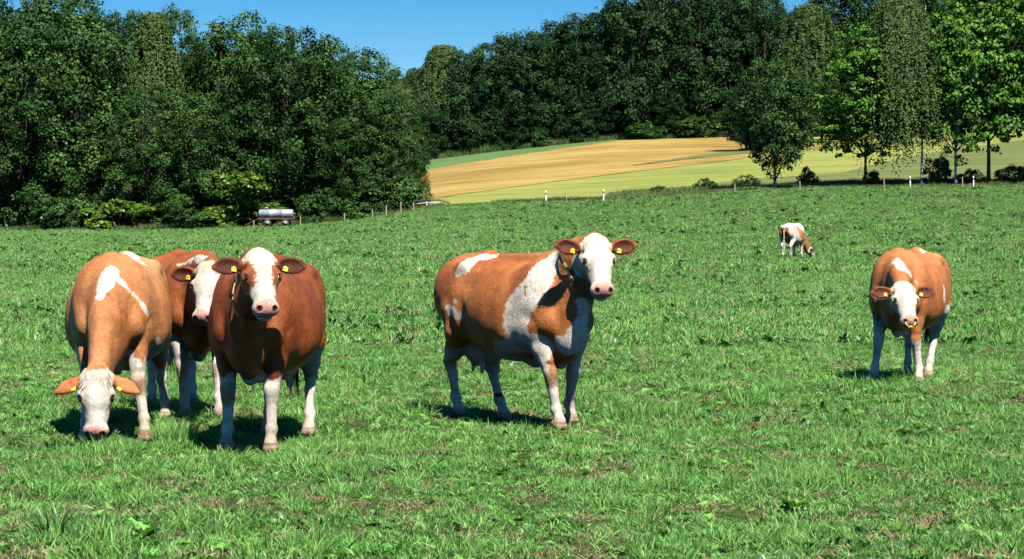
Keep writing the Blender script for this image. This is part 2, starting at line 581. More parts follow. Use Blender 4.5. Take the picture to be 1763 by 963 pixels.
# ------------------------------------------------------------------ grass tufts (stuff, instanced)
def blades(n, hgt, wid, spread, lean, seed, tintlo=0.2, tinthi=0.8, seg=3):
    r = np.random.default_rng(seed)
    ang = r.random(n) * 2 * np.pi
    rad = spread * np.sqrt(r.random(n))
    base = np.column_stack([np.cos(ang) * rad, np.sin(ang) * rad, np.full(n, -0.01)])
    la = ang + r.normal(0, 0.9, n)
    ld = np.column_stack([np.cos(la), np.sin(la), np.zeros(n)])
    h = hgt * r.uniform(0.5, 1.15, n)
    ln = lean * r.uniform(0.2, 1.3, n) * h
    pa = r.random(n) * np.pi
    wd = np.column_stack([np.cos(pa), np.sin(pa), np.zeros(n)]) * (wid * r.uniform(0.7, 1.3, n))[:, None]
    tint = r.uniform(tintlo, tinthi, n)
    V, T = [], []
    for k in range(seg + 1):
        t = k / seg
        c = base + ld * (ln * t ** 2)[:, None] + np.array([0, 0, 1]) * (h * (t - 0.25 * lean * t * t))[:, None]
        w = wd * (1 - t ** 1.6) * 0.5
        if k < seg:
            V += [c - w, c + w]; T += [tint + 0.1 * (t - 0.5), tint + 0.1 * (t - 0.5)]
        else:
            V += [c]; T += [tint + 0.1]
    V = np.stack(V, 1)  # n, 2seg+1, 3
    T = np.stack(T, 1)
    m = 2 * seg + 1
    b0 = (np.arange(n) * m)[:, None]
    qs = [b0 + np.array([2 * k, 2 * k + 1, 2 * k + 3, 2 * k + 2]) for k in range(seg - 1)]
    tr = b0 + np.array([2 * seg - 2, 2 * seg - 1, 2 * seg])
    return V.reshape(-1, 3), [np.concatenate(qs) if qs else np.zeros((0, 4), int), tr], T.ravel()


def rosette(n, L, W, seed, rise=0.5):
    """broad-leaved weed: a rosette of pointed leaves, each a folded strip"""
    r = np.random.default_rng(seed)
    V, Q, T = [], [], []
    for k in range(n):
        a = 2 * math.pi * k / n + r.uniform(-.4, .4)
        l = L * r.uniform(.6, 1.2); w = W * r.uniform(.7, 1.2); up = rise * r.uniform(.4, 1.4)
        d = np.array([math.cos(a), math.sin(a), 0]); s = np.array([-math.sin(a), math.cos(a), 0]); z = np.array([0, 0, 1.])
        b = len(V); tt = r.uniform(.2, .8)
        m = 6
        for j in range(m + 1):
            t = j / m
            c = d * l * t * (1 - .15 * up * t) + z * l * (up * t - 0.75 * up * t * t * (1.0 if up < .9 else .5)) + z * 0.01
            ww = w * math.sin(math.pi * min(1, 0.12 + t * 0.88) ** 0.8) * 0.5 + .002
            wav = .12 * w * math.sin(j * 2.1 + k)
            V += [c - s * ww + z * (ww * .5 + wav), c, c + s * ww + z * (ww * .5 - wav)]
            T += [tt + .1, tt - .1, tt + .1]
        for j in range(m):
            i0 = b + j * 3
            Q += [(i0, i0 + 1, i0 + 4, i0 + 3), (i0 + 1, i0 + 2, i0 + 5, i0 + 4)]
    return np.array(V), np.array(Q), np.array(T)


def proto_collection(name, meshes):
    c = bpy.data.collections.new(name)
    for i, me in enumerate(meshes):
        o = bpy.data.objects.new('%s_%02d' % (name, i), me)
        c.objects.link(o)
    return c


def scatter(name, pts, rot, scl, idx, coll, parent=None):
    me = bpy.data.meshes.new(name)
    me.vertices.add(len(pts))
    me.vertices.foreach_set('co', np.asarray(pts, np.float32).ravel())
    a = me.attributes.new('rot', 'FLOAT_VECTOR', 'POINT'); a.data.foreach_set('vector', np.asarray(rot, np.float32).ravel())
    a = me.attributes.new('scl', 'FLOAT_VECTOR', 'POINT'); a.data.foreach_set('vector', np.asarray(scl, np.float32).ravel())
    a = me.attributes.new('idx', 'INT', 'POINT'); a.data.foreach_set('value', np.asarray(idx, np.int32))
    me.update()
    o = link(name, me, None, parent)
    ng = bpy.data.node_groups.new(name + '_nodes', 'GeometryNodeTree')
    ng.interface.new_socket('Geometry', in_out='INPUT', socket_type='NodeSocketGeometry')
    ng.interface.new_socket('Geometry', in_out='OUTPUT', socket_type='NodeSocketGeometry')
    gi = ng.nodes.new('NodeGroupInput'); go = ng.nodes.new('NodeGroupOutput')
    ip = ng.nodes.new('GeometryNodeInstanceOnPoints')
    ci = ng.nodes.new('GeometryNodeCollectionInfo')
    ci.inputs['Collection'].default_value = coll
    ci.inputs['Separate Children'].default_value = True
    ci.inputs['Reset Children'].default_value = True
    ng.links.new(gi.outputs[0], ip.inputs['Points'])
    ng.links.new(ci.outputs[0], ip.inputs['Instance'])
    ip.inputs['Pick Instance'].default_value = True
    for an, dt, sock in (('rot', 'FLOAT_VECTOR', 'Rotation'), ('scl', 'FLOAT_VECTOR', 'Scale'), ('idx', 'INT', 'Instance Index')):
        na = ng.nodes.new('GeometryNodeInputNamedAttribute')
        na.data_type = dt
        na.inputs['Name'].default_value = an
        ng.links.new(na.outputs['Attribute'], ip.inputs[sock])
    ng.links.new(ip.outputs[0], go.inputs[0])
    md = o.modifiers.new('scatter', 'NODES')
    md.node_group = ng
    return o


def fan_points(y0, y1, dens, margin=1.12, dens_pow=0):
    """random points in the view fan, density per square metre"""
    wl = lambda y: y * (1763 / F) * margin + 7.0
    area = (wl(y0) + wl(y1)) / 2 * (y1 - y0)
    n = int(area * dens)
    u = RNG.random(int(n * 1.0))
    # pdf proportional to width (linear in y)
    w0, w1 = wl(y0), wl(y1)
    t = (-w0 + np.sqrt(w0 * w0 + u * (w1 * w1 - w0 * w0))) / (w1 - w0)
    y = y0 + t * (y1 - y0)
    x = (RNG.random(len(y)) - 0.5) * wl(y)
    return x, y


def mk(vft, mat):
    V, Fs, T = vft
    me = np_mesh('tuft', V, Fs, T)
    me.materials.append(mat)
    return me


near = []
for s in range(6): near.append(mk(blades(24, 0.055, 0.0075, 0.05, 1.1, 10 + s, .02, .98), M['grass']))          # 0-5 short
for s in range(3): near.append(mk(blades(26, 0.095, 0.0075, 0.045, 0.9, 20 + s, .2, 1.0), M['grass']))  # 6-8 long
for s in range(3): near.append(mk(blades(14, 0.045, 0.0048, 0.06, 1.6, 30 + s), M['dry']))            # 9-11 dry
for s in range(2): near.append(mk(rosette(6, 0.045, 0.026, 40 + s, .5), M['grass']))                    # 12-13 clover-like
for s in range(2): near.append(mk(rosette(7, 0.06, 0.03, 50 + s, .8), M['grass_dark']))                # 14-15 weeds
c_near = proto_collection('near_tuft', near)
far = []
for s in range(5): far.append(mk(blades(26, 0.065, 0.014, 0.15, 1.1, 60 + s, .05, .95, seg=2), M['grass']))
for s in range(2): far.append(mk(rosette(9, 0.11, 0.05, 70 + s, .9), M['grass_dark']))
far.append(mk(blades(16, 0.10, 0.014, 0.12, 1.0, 80, seg=2), M['dry']))
far.append(mk(blades(30, 0.13, 0.014, 0.15, 0.9, 81, .3, 1.0, seg=2), M['grass']))
c_far = proto_collection('far_tuft', far)


def scatter_grass(name, y0, y1, dens, near_zone, size):
    x, y = fan_points(y0, y1, dens)
    P2 = np.column_stack([x, y])
    big = fbm(P2, 0.9 if near_zone else 0.3, 31, 3)
    med = fbm(P2, 2.2, 37, 2)
    bare = fbm(P2, 3.2, 41, 3)
    dark = fbm(P2, 0.6 if near_zone else 0.25, 51, 3)
    r = RNG.random(len(x))
    if near_zone:
        idx = RNG.integers(0, 6, len(x))
        idx = np.where((med > 0.58) & (r < 0.45), RNG.integers(6, 9, len(x)), idx)
        idx = np.where((r < .08) | (bare > 0.53) & (r < 0.25 + (bare - .53) * 4), RNG.integers(9, 12, len(x)), idx)
        idx = np.where((r > 0.93), RNG.integers(12, 14, len(x)), idx)
        idx = np.where((dark > 0.58) & (r > 0.955), RNG.integers(14, 16, len(x)), idx)
        keep = ~((bare > 0.62) & (RNG.random(len(x)) < 0.25))
    else:
        idx = RNG.integers(0, 5, len(x))
        idx = np.where((med > 0.55) & (r < 0.20), 8, idx)
        idx = np.where((dark > 0.50) & (r > 0.87), RNG.integers(5, 7, len(x)), idx)
        idx = np.where((bare > 0.55) & (r < 0.22), 7, idx)
        keep = np.ones(len(x), bool)
    x, y, idx, big, med = x[keep], y[keep], idx[keep], big[keep], med[keep]
    z = ground(x, y)
    s = size * (0.75 + 0.6 * np.clip(big, 0, 1)) * RNG.uniform(0.7, 1.3, len(x))
    hz = s * (0.50 + 0.9 * np.clip((med - 0.3) * 2, 0, 1.3))
    rot = np.column_stack([RNG.normal(0, .30, len(x)), RNG.normal(0, .30, len(x)), RNG.random(len(x)) * 6.28])
    o = scatter(name, np.column_stack([x, y, z - 0.004]), rot, np.column_stack([s, s, hz]), idx, c_near if near_zone else c_far)
    tag(o, 'short green pasture grass with dry bits growing over the meadow', 'grass', kind='stuff')


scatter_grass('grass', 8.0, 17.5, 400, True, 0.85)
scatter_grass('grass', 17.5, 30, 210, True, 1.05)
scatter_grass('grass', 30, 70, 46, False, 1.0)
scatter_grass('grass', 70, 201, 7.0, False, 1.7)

# ------------------------------------------------------------------ cattle: smooth-blended implicit bodies meshed with surface nets
def nrm(v):
    v = np.asarray(v, float)
    return v / (np.linalg.norm(v) + 1e-12)


class SDF:
    def __init__(s):
        s.p = []   # (op,k,fn,lo,hi,group)

    def _bb(s, pts, rs, k):
        pts = np.array(pts); rs = np.array(rs)[:, None]
        return (pts - rs).min(0) - k - 0.03, (pts + rs).max(0) + k + 0.03

    def rc(s, a, b, ra, rb, k=0.04, flat=1.0, w=(0, 1, 0), grp='body', op='add'):
        a = np.array(a, float); b = np.array(b, float); w = nrm(w)

        def fn(P):
            q = P - a
            d = b - a
            if flat != 1.0:
                q = q + (1 / flat - 1) * (q @ w)[..., None] * w
                d = d + (1 / flat - 1) * (d @ w) * w
            t = np.clip((q @ d) / max(d @ d, 1e-9), 0, 1)
            return np.sqrt(((q - t[..., None] * d) ** 2).sum(-1)) - (ra + (rb - ra) * t)
        m = max(1.0, flat)
        lo, hi = s._bb([a, b], [ra * m, rb * m], k)
        s.p.append((op, k, fn, lo, hi, grp))

    def chain(s, pts, rs, k=0.03, flat=1.0, w=(0, 1, 0), grp='body'):
        for i in range(len(pts) - 1):
            s.rc(pts[i], pts[i + 1], rs[i], rs[i + 1], k, flat, w, grp)

    def ell(s, c, r, k=0.04, R=None, grp='body', op='add'):
        c = np.array(c, float); r = np.array(r, float) * (np.array([.91, 1.0, .98]) if grp == 'head' else 1.0)
        R = np.eye(3) if R is None else np.array(R)   # rows = local axes

        def fn(P):
            q = (P - c) @ R.T
            k0 = np.sqrt(((q / r) ** 2).sum(-1))
            k1 = np.sqrt(((q / (r * r)) ** 2).sum(-1)) + 1e-9
            return k0 * (k0 - 1) / k1
        m = r.max()
        lo, hi = s._bb([c], [m], k)
        s.p.append((op, k, fn, lo, hi, grp))

    def loft(s, secs, k=0.05, grp='body'):
        secs = np.array(secs, float)
        xf = np.linspace(secs[0, 0], secs[-1, 0], 240)
        tabs = []
        for c in (1, 2, 3):
            t = np.interp(xf, secs[:, 0], secs[:, c])
            ker = np.hanning(27); ker /= ker.sum()
            tabs.append(np.convolve(np.pad(t, 13, mode='edge'), ker, 'valid'))

        def fn(P):
            x, y, z = P[..., 0], P[..., 1], P[..., 2]
            w = np.interp(x, xf, tabs[0]); zt = np.interp(x, xf, tabs[1]); zb = np.interp(x, xf, tabs[2])
            # widest point slightly below the middle
            cz = zb + (zt - zb) * 0.45
            up = z > cz
            hz = np.where(up, zt - cz, cz - zb)
            n = np.where(up, 2.15, 2.4)
            g = ((np.abs(y) / w) ** n + (np.abs(z - cz) / hz) ** n) ** (1 / n)
            d = (g - 1) * np.minimum(w, hz) * 0.9
            ex = np.maximum(xf[0] - x, x - xf[-1])
            return np.maximum(d, ex)
        m = tabs[0].max()
        lo = np.array([xf[0], -m, tabs[2].min()]) - k - 0.03
        hi = np.array([xf[-1], m, tabs[1].max()]) + k + 0.03
        s.p.append(('add', k, fn, lo, hi, grp))

    @staticmethod
    def smin(a, b, k):
        h = np.clip(0.5 + 0.5 * (b - a) / k, 0, 1)
        return b + (a - b) * h - k * h * (1 - h)

    def mesh(s, h):
        lo = np.min([p[3] for p in s.p if p[0] == 'add'], 0) + 0.0
        hi = np.max([p[4] for p in s.p if p[0] == 'add'], 0)
        lo[2] = max(lo[2], -0.06)
        n = np.ceil((hi - lo) / h).astype(int) + 1
        Fd = np.full(n, 0.5, np.float32)
        ax = [lo[i] + h * np.arange(n[i]) for i in range(3)]
        for op, k, fn, a, b, g in s.p:
            i0 = np.clip(np.floor((a - lo) / h).astype(int), 0, n - 1)
            i1 = np.clip(np.ceil((b - lo) / h).astype(int) + 1, 1, n)
            if np.any(i1 <= i0): continue
            G = np.stack(np.meshgrid(ax[0][i0[0]:i1[0]], ax[1][i0[1]:i1[1]], ax[2][i0[2]:i1[2]], indexing='ij'), -1)
            d = fn(G)
            sl = tuple(slice(i0[j], i1[j]) for j in range(3))
            old = Fd[sl]
            if op == 'add': Fd[sl] = s.smin(old, d, k)
            else: Fd[sl] = -s.smin(-old, d, k)
        S = Fd < 0
        c = S[:-1, :-1, :-1].astype(np.int8)
        tot = np.zeros_like(c)
        offs = [(i, j, kk) for i in (0, 1) for j in (0, 1) for kk in (0, 1)]
        for o in offs:
            tot += S[o[0]:n[0] - 1 + o[0], o[1]:n[1] - 1 + o[1], o[2]:n[2] - 1 + o[2]]
        mixed = (tot > 0) & (tot < 8)
        ci = np.argwhere(mixed)
        vid = np.full(mixed.shape, -1, np.int32)
        vid[mixed] = np.arange(len(ci))
        cv = np.stack([Fd[ci[:, 0] + o[0], ci[:, 1] + o[1], ci[:, 2] + o[2]] for o in offs], 1)
        acc = np.zeros((len(ci), 3)); cnt = np.zeros(len(ci))
        offa = np.array(offs, float)
        for a_ in range(8):
            for b_ in range(a_ + 1, 8):
                if np.abs(offa[a_] - offa[b_]).sum() != 1: continue
                va, vb = cv[:, a_], cv[:, b_]
                mk_ = (va < 0) != (vb < 0)
                t = np.where(mk_, va / np.where(mk_, va - vb, 1), 0)
                acc += np.where(mk_[:, None], offa[a_] + (offa[b_] - offa[a_]) * t[:, None], 0)
                cnt += mk_
        V = lo + h * (ci + acc / cnt[:, None])
        quads = []
        for axis in range(3):
            sa = [slice(None)] * 3; sb = [slice(None)] * 3
            sa[axis] = slice(0, -1); sb[axis] = slice(1, None)
            A, B = S[tuple(sa)], S[tuple(sb)]
            ch = A != B
            e = np.argwhere(ch)
            o1, o2 = [(1, 2), (2, 0), (0, 1)][axis]
            ok = (e[:, o1] > 0) & (e[:, o2] > 0) & (e[:, o1] < n[o1] - 1) & (e[:, o2] < n[o2] - 1)
            e = e[ok]
            d1 = np.zeros(3, int); d1[o1] = 1
            d2 = np.zeros(3, int); d2[o2] = 1
            q = [e - d1 - d2, e - d2, e, e - d1]
            q = np.stack([vid[t[:, 0], t[:, 1], t[:, 2]] for t in q], 1)
            flip = ~A[e[:, 0], e[:, 1], e[:, 2]]
            q[flip] = q[flip][:, ::-1]
            quads.append(q[(q >= 0).all(1)])
        return V, np.concatenate(quads)

    def group_dist(s, P, grp):
        d = np.full(len(P), 9.0)
        for op, k, fn, a, b, g in s.p:
            if op == 'add' and g == grp: d = np.minimum(d, fn(P))
        return d


def strands(roots, dirs, L, wid, seed, droop=0.3, curl=0.3, seg=3, tint=(0, 1)):
    r = np.random.default_rng(seed)
    n = len(roots)
    l = L * r.uniform(.6, 1.2, n)
    dirs = dirs + r.normal(0, curl, dirs.shape)
    dirs /= np.linalg.norm(dirs, axis=1)[:, None]
    side = np.cross(dirs, r.normal(0, 1, dirs.shape)); side /= np.linalg.norm(side, axis=1)[:, None]
    tt = r.uniform(tint[0], tint[1], n)
    V, T = [], []
    for k in range(seg + 1):
        t = k / seg
        c = roots + dirs * (l * t)[:, None] - np.array([0, 0, 1]) * (droop * l * t * t)[:, None]
        w = side * wid * (1 - t * .85) * .5
        V += [c - w, c + w]; T += [tt, tt]
    V = np.stack(V, 1).reshape(-1, 3); T = np.stack(T, 1).ravel()
    m = 2 * (seg + 1)
    b0 = (np.arange(n) * m)[:, None]
    Q = np.concatenate([b0 + np.array([2 * k, 2 * k + 1, 2 * k + 3, 2 * k + 2]) for k in range(seg)])
    return V, Q, T


def blobmask(P, blobs, ns=0.05, seed=0, fine=0.018):
    """signed 'inside' value of a set of ragged blobs: (a, b, ra, rb) capsules in cow coordinates"""
    wob = (fbm(P, 6.0, seed, 2) - .5) * 2 * ns + (vnoise(P, 32, seed + 3) - .5) * 2 * fine
    best = np.full(len(P), -9.0)
    for a, b, ra, rb in blobs:
        a = np.array(a, float); b = np.array(b, float)
        d = b - a
        q = P - a
        t = np.clip((q @ d) / max(d @ d, 1e-9), 0, 1)
        dist = np.linalg.norm(q - t[:, None] * d, axis=1)
        best = np.maximum(best, (ra + (rb - ra) * t) - dist)
    return best + wob


def lerp3(a, b, t):
    return np.asarray(a) * (1 - t[:, None]) + np.asarray(b) * t[:, None]


WHITE = (0.68, 0.64, 0.57)
CREAM = (0.48, 0.38, 0.26)
PINK = (0.56, 0.26, 0.22)


def make_cow(label, front, rear, feet, head_pos, head_dir, size=1.0, fat=1.0, h=0.0105, brown=((0.40, 0.13, 0.040), (0.56, 0.24, 0.09)),
             white=(), brown_over=(), ear_dir=(0.12, 1.0, 0.06), ear_face=(0.45, 0.15, 0.9), eye_patch=False, leg_white=(0.62, 0.62, 0.62, 0.62),
             belly_white=0.62, tail=True, tail_dark=True, collar=False, roll=0.0, seed=1, udder=True, forelock=0, knee_brown=(), nose_clip=False, ear_tint=(.78, .62, .52), tag_back=False,
             face_white=True, face_edge=-.03, marks_w=(), marks_b=(), neck_k=1.0, tan_back=0.0, group='red and white cattle on the pasture', ankle_band=None, tags=(1, -1)):
    """front/rear: world (x, y) below shoulders and hips; feet: FL FR RL RR world (x, y); head_pos: world poll position"""
    S = size
    fx, fy = front; rx, ry = rear
    hd = nrm([fx - rx, fy - ry])
    yaw = math.atan2(hd[1], hd[0])
    cx, cy = (fx + rx) / 2, (fy + ry) / 2
    z0 = gz(cx, cy)
    root = empty('cow', (cx, cy, z0), yaw)
    root.scale = (S, S, S)
    tag(root, label, 'cow', group)
    ca, sa = math.cos(-yaw), math.sin(-yaw)

    def loc(x, y, z=None):
        dx, dy = x - cx, y - cy
        v = [(dx * ca - dy * sa) / S, (dx * sa + dy * ca) / S]
        return np.array(v + [((z if z is not None else z0) - z0) / S])

    def dloc(d):
        return nrm([d[0] * ca - d[1] * sa, d[0] * sa + d[1] * ca, d[2]])

    O = loc(*head_pos)
    hx = dloc(head_dir)
    up = np.array([0, 0, 1.0])
    hz = nrm(up - (up @ hx) * hx)
    hy = np.cross(hz, hx)
    cr, sr = math.cos(roll), math.sin(roll)
    hy, hz = hy * cr + hz * sr, hz * cr - hy * sr
    HR = np.array([hx, hy, hz])

    HSC = np.array([.91, 1.0, .98])

    def H(x, y, z):
        return O + x * HSC[0] * hx + y * HSC[1] * hy + z * HSC[2] * hz

    sd = SDF()
    f = fat
    XO = -0.04
    secs = [(-0.98, .06, 1.28, 1.12), (-0.92, .15, 1.345, 1.00), (-0.80, .235, 1.385, .86), (-0.62, .285 * f ** .5, 1.395, .74), (-0.45, .325 * f ** .7, 1.395, .66),
            (-0.22, .365 * f, 1.36, .57), (0.02, .395 * f, 1.345, .525), (0.25, .385 * f, 1.345, .53), (0.40, .315 * f, 1.365, .56),
            (0.56, .235, 1.385, .60), (0.70, .175, 1.33, .66), (0.84, .12, 1.22, .76), (0.90, .08, 1.12, .84)]
    sd.loft(secs, 0.06)
    # hips, pins, spine, shoulder masses
    for s in (1, -1):
        sd.ell((-0.46, .215 * s * f ** .5, 1.30), (.07, .055, .055), 0.05)
        sd.rc((-0.46, .22 * s * f ** .5, 1.30), (-0.40, .05 * s, 1.375), .035, .03, 0.06)
        sd.rc((-0.50, .23 * s * f ** .5, 1.27), (-0.88, .12 * s, 1.25), .03, .035, 0.07)
        sd.ell((-0.90, .11 * s, 1.24), (.065, .055, .06), 0.06)
        sd.ell((-0.68, .185 * s, 1.06), (.25, .135, .27), 0.09)
        sd.ell((-0.42, .235 * s * f ** .4, .90), (.13, .10, .19), 0.09)
        sd.ell((0.50, .150 * s, 1.04), (.18, .145, .30), 0.12)
        sd.ell((0.64, .180 * s, .88), (.12, .085, .13), 0.06)
        sd.ell((0.46, .235 * s, .80), (.13, .07, .12), 0.06)
        sd.rc((0.52, .07 * s, 1.33), (0.58, .17 * s, 1.0), .045, .06, 0.12)
    sd.rc((-0.95, 0, 1.335), (-0.40, 0, 1.385), .03, .04, 0.06)
    sd.rc((-0.40, 0, 1.375), (0.55, 0, 1.375), .03, .05, 0.07)
    for s in (1, -1):
        sd.ell((-0.29, .405 * s * f ** .6, 1.20), (.12, .075, .08), 0.11, op='sub')
    for s in (1, -1):
        sd.rc((-.37, .42 * s * f ** .5, 1.02), (-.33, .40 * s * f ** .5, .72), .05, .06, 0.09, op='sub')
    # brisket
    sd.ell((0.72, 0, .74), (.17, .125, .17), 0.09)
    sd.rc((0.80, 0, .92), (0.60, 0, .56), .08, .055, 0.08, 0.7)
    sd.rc((0.60, 0, .56), (0.25, 0, .545), .05, .06, 0.07)
    if udder:
        sd.ell((-0.50, 0, .62), (.22, .165, .17), 0.05, grp='udder')
        for s in (1, -1):
            sd.rc((-0.42, .07 * s, .50), (-0.41, .085 * s, .41), .026, .014, 0.02, grp='udder')
            sd.rc((-0.57, .06 * s, .50), (-0.57, .07 * s, .42), .026, .014, 0.02, grp='udder')
    # legs
    rest = {'FL': np.array([.57, .17, 0]), 'FR': np.array([.57, -.17, 0]), 'RL': np.array([-.72, .18, 0]), 'RR': np.array([-.72, -.18, 0])}
    FT = {}
    for key in ('FL', 'FR', 'RL', 'RR'):
        t = feet.get(key) if feet else None
        s = 1 if key[1] == 'L' else -1
        R0 = rest[key]
        if t is None:
            D = np.zeros(3)
        else:
            zt = gz(*t)
            D = loc(t[0], t[1], zt) - R0
        FT[key] = R0 + D
        g = 'leg' + key
        if key[0] == 'F':
            J = [(.52, .195 * s, .84), (.55, .180 * s, .66), (.585, .165 * s, .47), (.58, .165 * s, .40), (.565, .168 * s, .17), (.60, .17 * s, .075)]
            W_ = [0, .15, .45, .55, .92, 1.0]
            R_ = [.105, .078, .052, .046, .036, .043]
            Jp = [np.array(j) + D * w for j, w in zip(J, W_)]
            sd.chain(Jp, R_, 0.03, grp=g)
            sd.ell(Jp[2] + (.014, 0, -.02), (.050, .050, .062), 0.02, grp=g)
            sd.rc(Jp[3] + (.0, 0, -.03), Jp[4], .030, .029, 0.015, grp=g)
            sd.rc(Jp[3] + (-.022, 0, -.03), Jp[4] + (-.020, 0, 0), .016, .018, 0.015, grp=g)
            sd.ell(Jp[4] + (-.008, 0, 0), (.046, .043, .040), 0.02, grp=g)
            sd.rc(Jp[0] + (.06, .03 * s, .0), Jp[2] + (.02, .02 * s, .10), .05, .025, 0.04, grp=g)
        else:
            J = [(-.60, .185 * s, .92), (-.56, .215 * s, .76), (-.70, .195 * s, .58), (-.815, .18 * s, .475), (-.775, .178 * s, .36), (-.755, .178 * s, .17), (-.715, .18 * s, .075)]
            W_ = [0, .10, .35, .55, .65, .93, 1.0]
            R_ = [.16, .125, .078, .048, .037, .036, .043]
            Jp = [np.array(j) + D * w for j, w in zip(J, W_)]
            sd.chain(Jp, R_, 0.035, grp=g)
            sd.ell(Jp[3] + (-.016, 0, .02), (.042, .038, .060), 0.02, grp=g)
            sd.rc(Jp[3] + (-.045, 0, .045), Jp[3] + (-.030, 0, -.02), .018, .020, 0.02, grp=g)
            sd.rc(Jp[3] + (-.045, 0, .05), Jp[1] + (-.09, 0, .02), .014, .035, 0.03, .7, grp=g)
            sd.ell(Jp[5] + (-.008, 0, 0), (.046, .043, .040), 0.02, grp=g)
            sd.rc(Jp[1], Jp[3] + (-.01, 0, .06), .10, .022, 0.04, .6, grp=g)
        foot = FT[key]
        for c in (.026, -.026):
            sd.rc(foot + (-.005, c, .055), foot + (.055, c, .030), .030, .027, 0.012, grp='hoof')
        sd.rc(Jp[-1], foot + (.03, 0, .05), .044, .046, 0.02, grp=g)
    # neck
    top = H(-.005, 0, -.095); thr = H(.085, 0, -.205)
    nb1 = np.array([.50, 0, 1.19]); nb2 = np.array([.66, 0, .98]); nb3 = np.array([.74, 0, .84])
    mid1 = nb1 * .45 + top * .55 + np.array([.02, 0, 0.03 if O[2] > 1.0 else .06])
    sd.chain([nb1, mid1, top], [.185, .145 * neck_k, .105], 0.08, .74, (0, 1, 0))
    mid2 = nb2 * .5 + thr * .5 + np.array([.0, 0, -.01])
    sd.chain([nb2, mid2, thr], [.185, .145 * neck_k, .095], 0.08, .74, (0, 1, 0))
    mid3 = nb3 * .55 + thr * .45 + np.array([0, 0, -.03])
    sd.chain([nb3, mid3, thr + (0, 0, -.01)], [.13, .085, .055], 0.08, .62)
    # head
    K = 'head'
    sd.ell(H(.03, 0, -.035), (.070, .105, .070), 0.05, HR, K)
    sd.ell(H(.11, 0, -.085), (.155, .125, .110), 0.05, HR, K)
    sd.ell(H(.205, 0, -.060), (.10, .118, .060), 0.05, HR, K)
    sd.rc(H(.20, 0, -.085), H(.44, 0, -.100), .098, .066, 0.05, 1.06, hy, K)
    sd.rc(H(.13, 0, -.175), H(.42, 0, -.165), .085, .045, 0.05, .92, hy, K)
    for s in (1, -1):
        sd.ell(H(.12, .075 * s, -.150), (.105, .052, .095), 0.05, HR, K)
        sd.ell(H(.185, .118 * s, -.052), (.052, .026, .030), 0.035, HR, K)
        sd.ell(H(.30, .058 * s, -.115), (.10, .030, .030), 0.04, HR, K)
        ne = nrm([.14, .72 * s, .70])
        sd.ell(H(*(np.array([.205, .02 * s, -.135]) + ne * .150)), (.030, .020, .017), 0.014, HR, K, 'sub')
        sd.ell(H(.10, .135 * s, -.055), (.05, .025, .03), 0.03, HR, K, 'sub')
        sd.ell(H(.478, .052 * s, -.108), (.040, .036, .048), 0.03, HR, K)
    sd.ell(H(.470, 0, -.112), (.060, .093, .066), 0.03, HR, K)
    ca_, sa_ = math.cos(.62), math.sin(.62)
    RP = np.array([[ca_, 0, sa_], [0, 1, 0], [-sa_, 0, ca_]]) @ HR
    sd.ell(H(.490, 0, -.095), (.034, .078, .060), 0.02, RP, K)
    sd.ell(H(.468, 0, -.188), (.052, .060, .034), 0.02, HR, K)
    sd.ell(H(.530, 0, -.158), (.050, .080, .0085), 0.010, HR, K, 'sub')
    for s in (1, -1):
        a = nrm([.35, .75 * s, .5]); b = nrm(np.cross(a, [0, 0, 1.0])); c = np.cross(a, b)
        R = np.array([a, b, c]) @ HR
        sd.ell(H(.518, .056 * s, -.066), (.020, .019, .024), 0.008, R, K, 'sub')
    # ears
    earf = []
    for s in (1, -1):
        e = nrm([ear_dir[0], ear_dir[1] * s, ear_dir[2]])
        t = np.array([ear_face[0], ear_face[1] * s, ear_face[2]]); t = nrm(t - (t @ e) * e)
        g = np.cross(t, e)
        E = e @ HR; Tn = t @ HR; G = g @ HR
        base = H(.045, .105 * s, -.075)
        R = np.array([E, G, Tn])
        cen = base + E * .128
        sd.rc(base, base + E * .07, .036, .038, 0.03, 1, hy, 'ear')
        sd.ell(cen - E * .012, (.092, .064, .028), 0.02, R, 'ear')
        sd.rc(cen + E * .03, cen + E * .090, .050, .022, 0.03, .5, Tn, 'ear')
        sd.ell(cen + Tn * .032 + E * .008, (.086, .049, .034), 0.012, R, 'ear', 'sub')
        earf.append((s, base, E, G, Tn, cen))
    # tail
    if tail:
        sd.chain([(-.90, 0, 1.320), (-.985, 0, 1.25), (-1.035, .0, 1.05), (-1.03, .0, .80), (-1.02, .01, .62)], [.04, .034, .026, .020, .016], 0.03, grp='tail')
    V, Q = sd.mesh(h)
    # ---- coat colours
    hl = ((V - O) @ HR.T) / HSC
    dh = sd.group_dist(V, 'head'); de = sd.group_dist(V, 'ear'); db = sd.group_dist(V, 'body')
    is_ear = (de < .012) & (np.abs(hl[:, 1]) > .125)
    is_head = (dh < .06) & (dh < db + .035) & (hl[:, 0] > -.06)
    nz = fbm(V, 3.0, seed, 3)
    nf = vnoise(V, 40, seed + 9)
    t = np.clip((nz - .3) * 1.7 + (nf - .5) * .25, 0, 1)
    col = lerp3(brown[0], brown[1], t)
    if tan_back:
        tb = np.clip((V[:, 2] - .95) * 2.2, 0, 1) * np.clip(.55 - V[:, 0], 0, .6) * 1.6 * tan_back
        col = lerp3(col, (0.52, 0.29, 0.13), tb)
    dw = np.clip((nz - .35) * 1.6, 0, 1)
    wcol = lerp3(WHITE, CREAM, np.clip(dw * .55 + .15 * nf, 0, 1))
    m = np.full(len(V), -1.0)
    wn_ = (fbm(V, 5.0, seed + 4, 3) - .5)
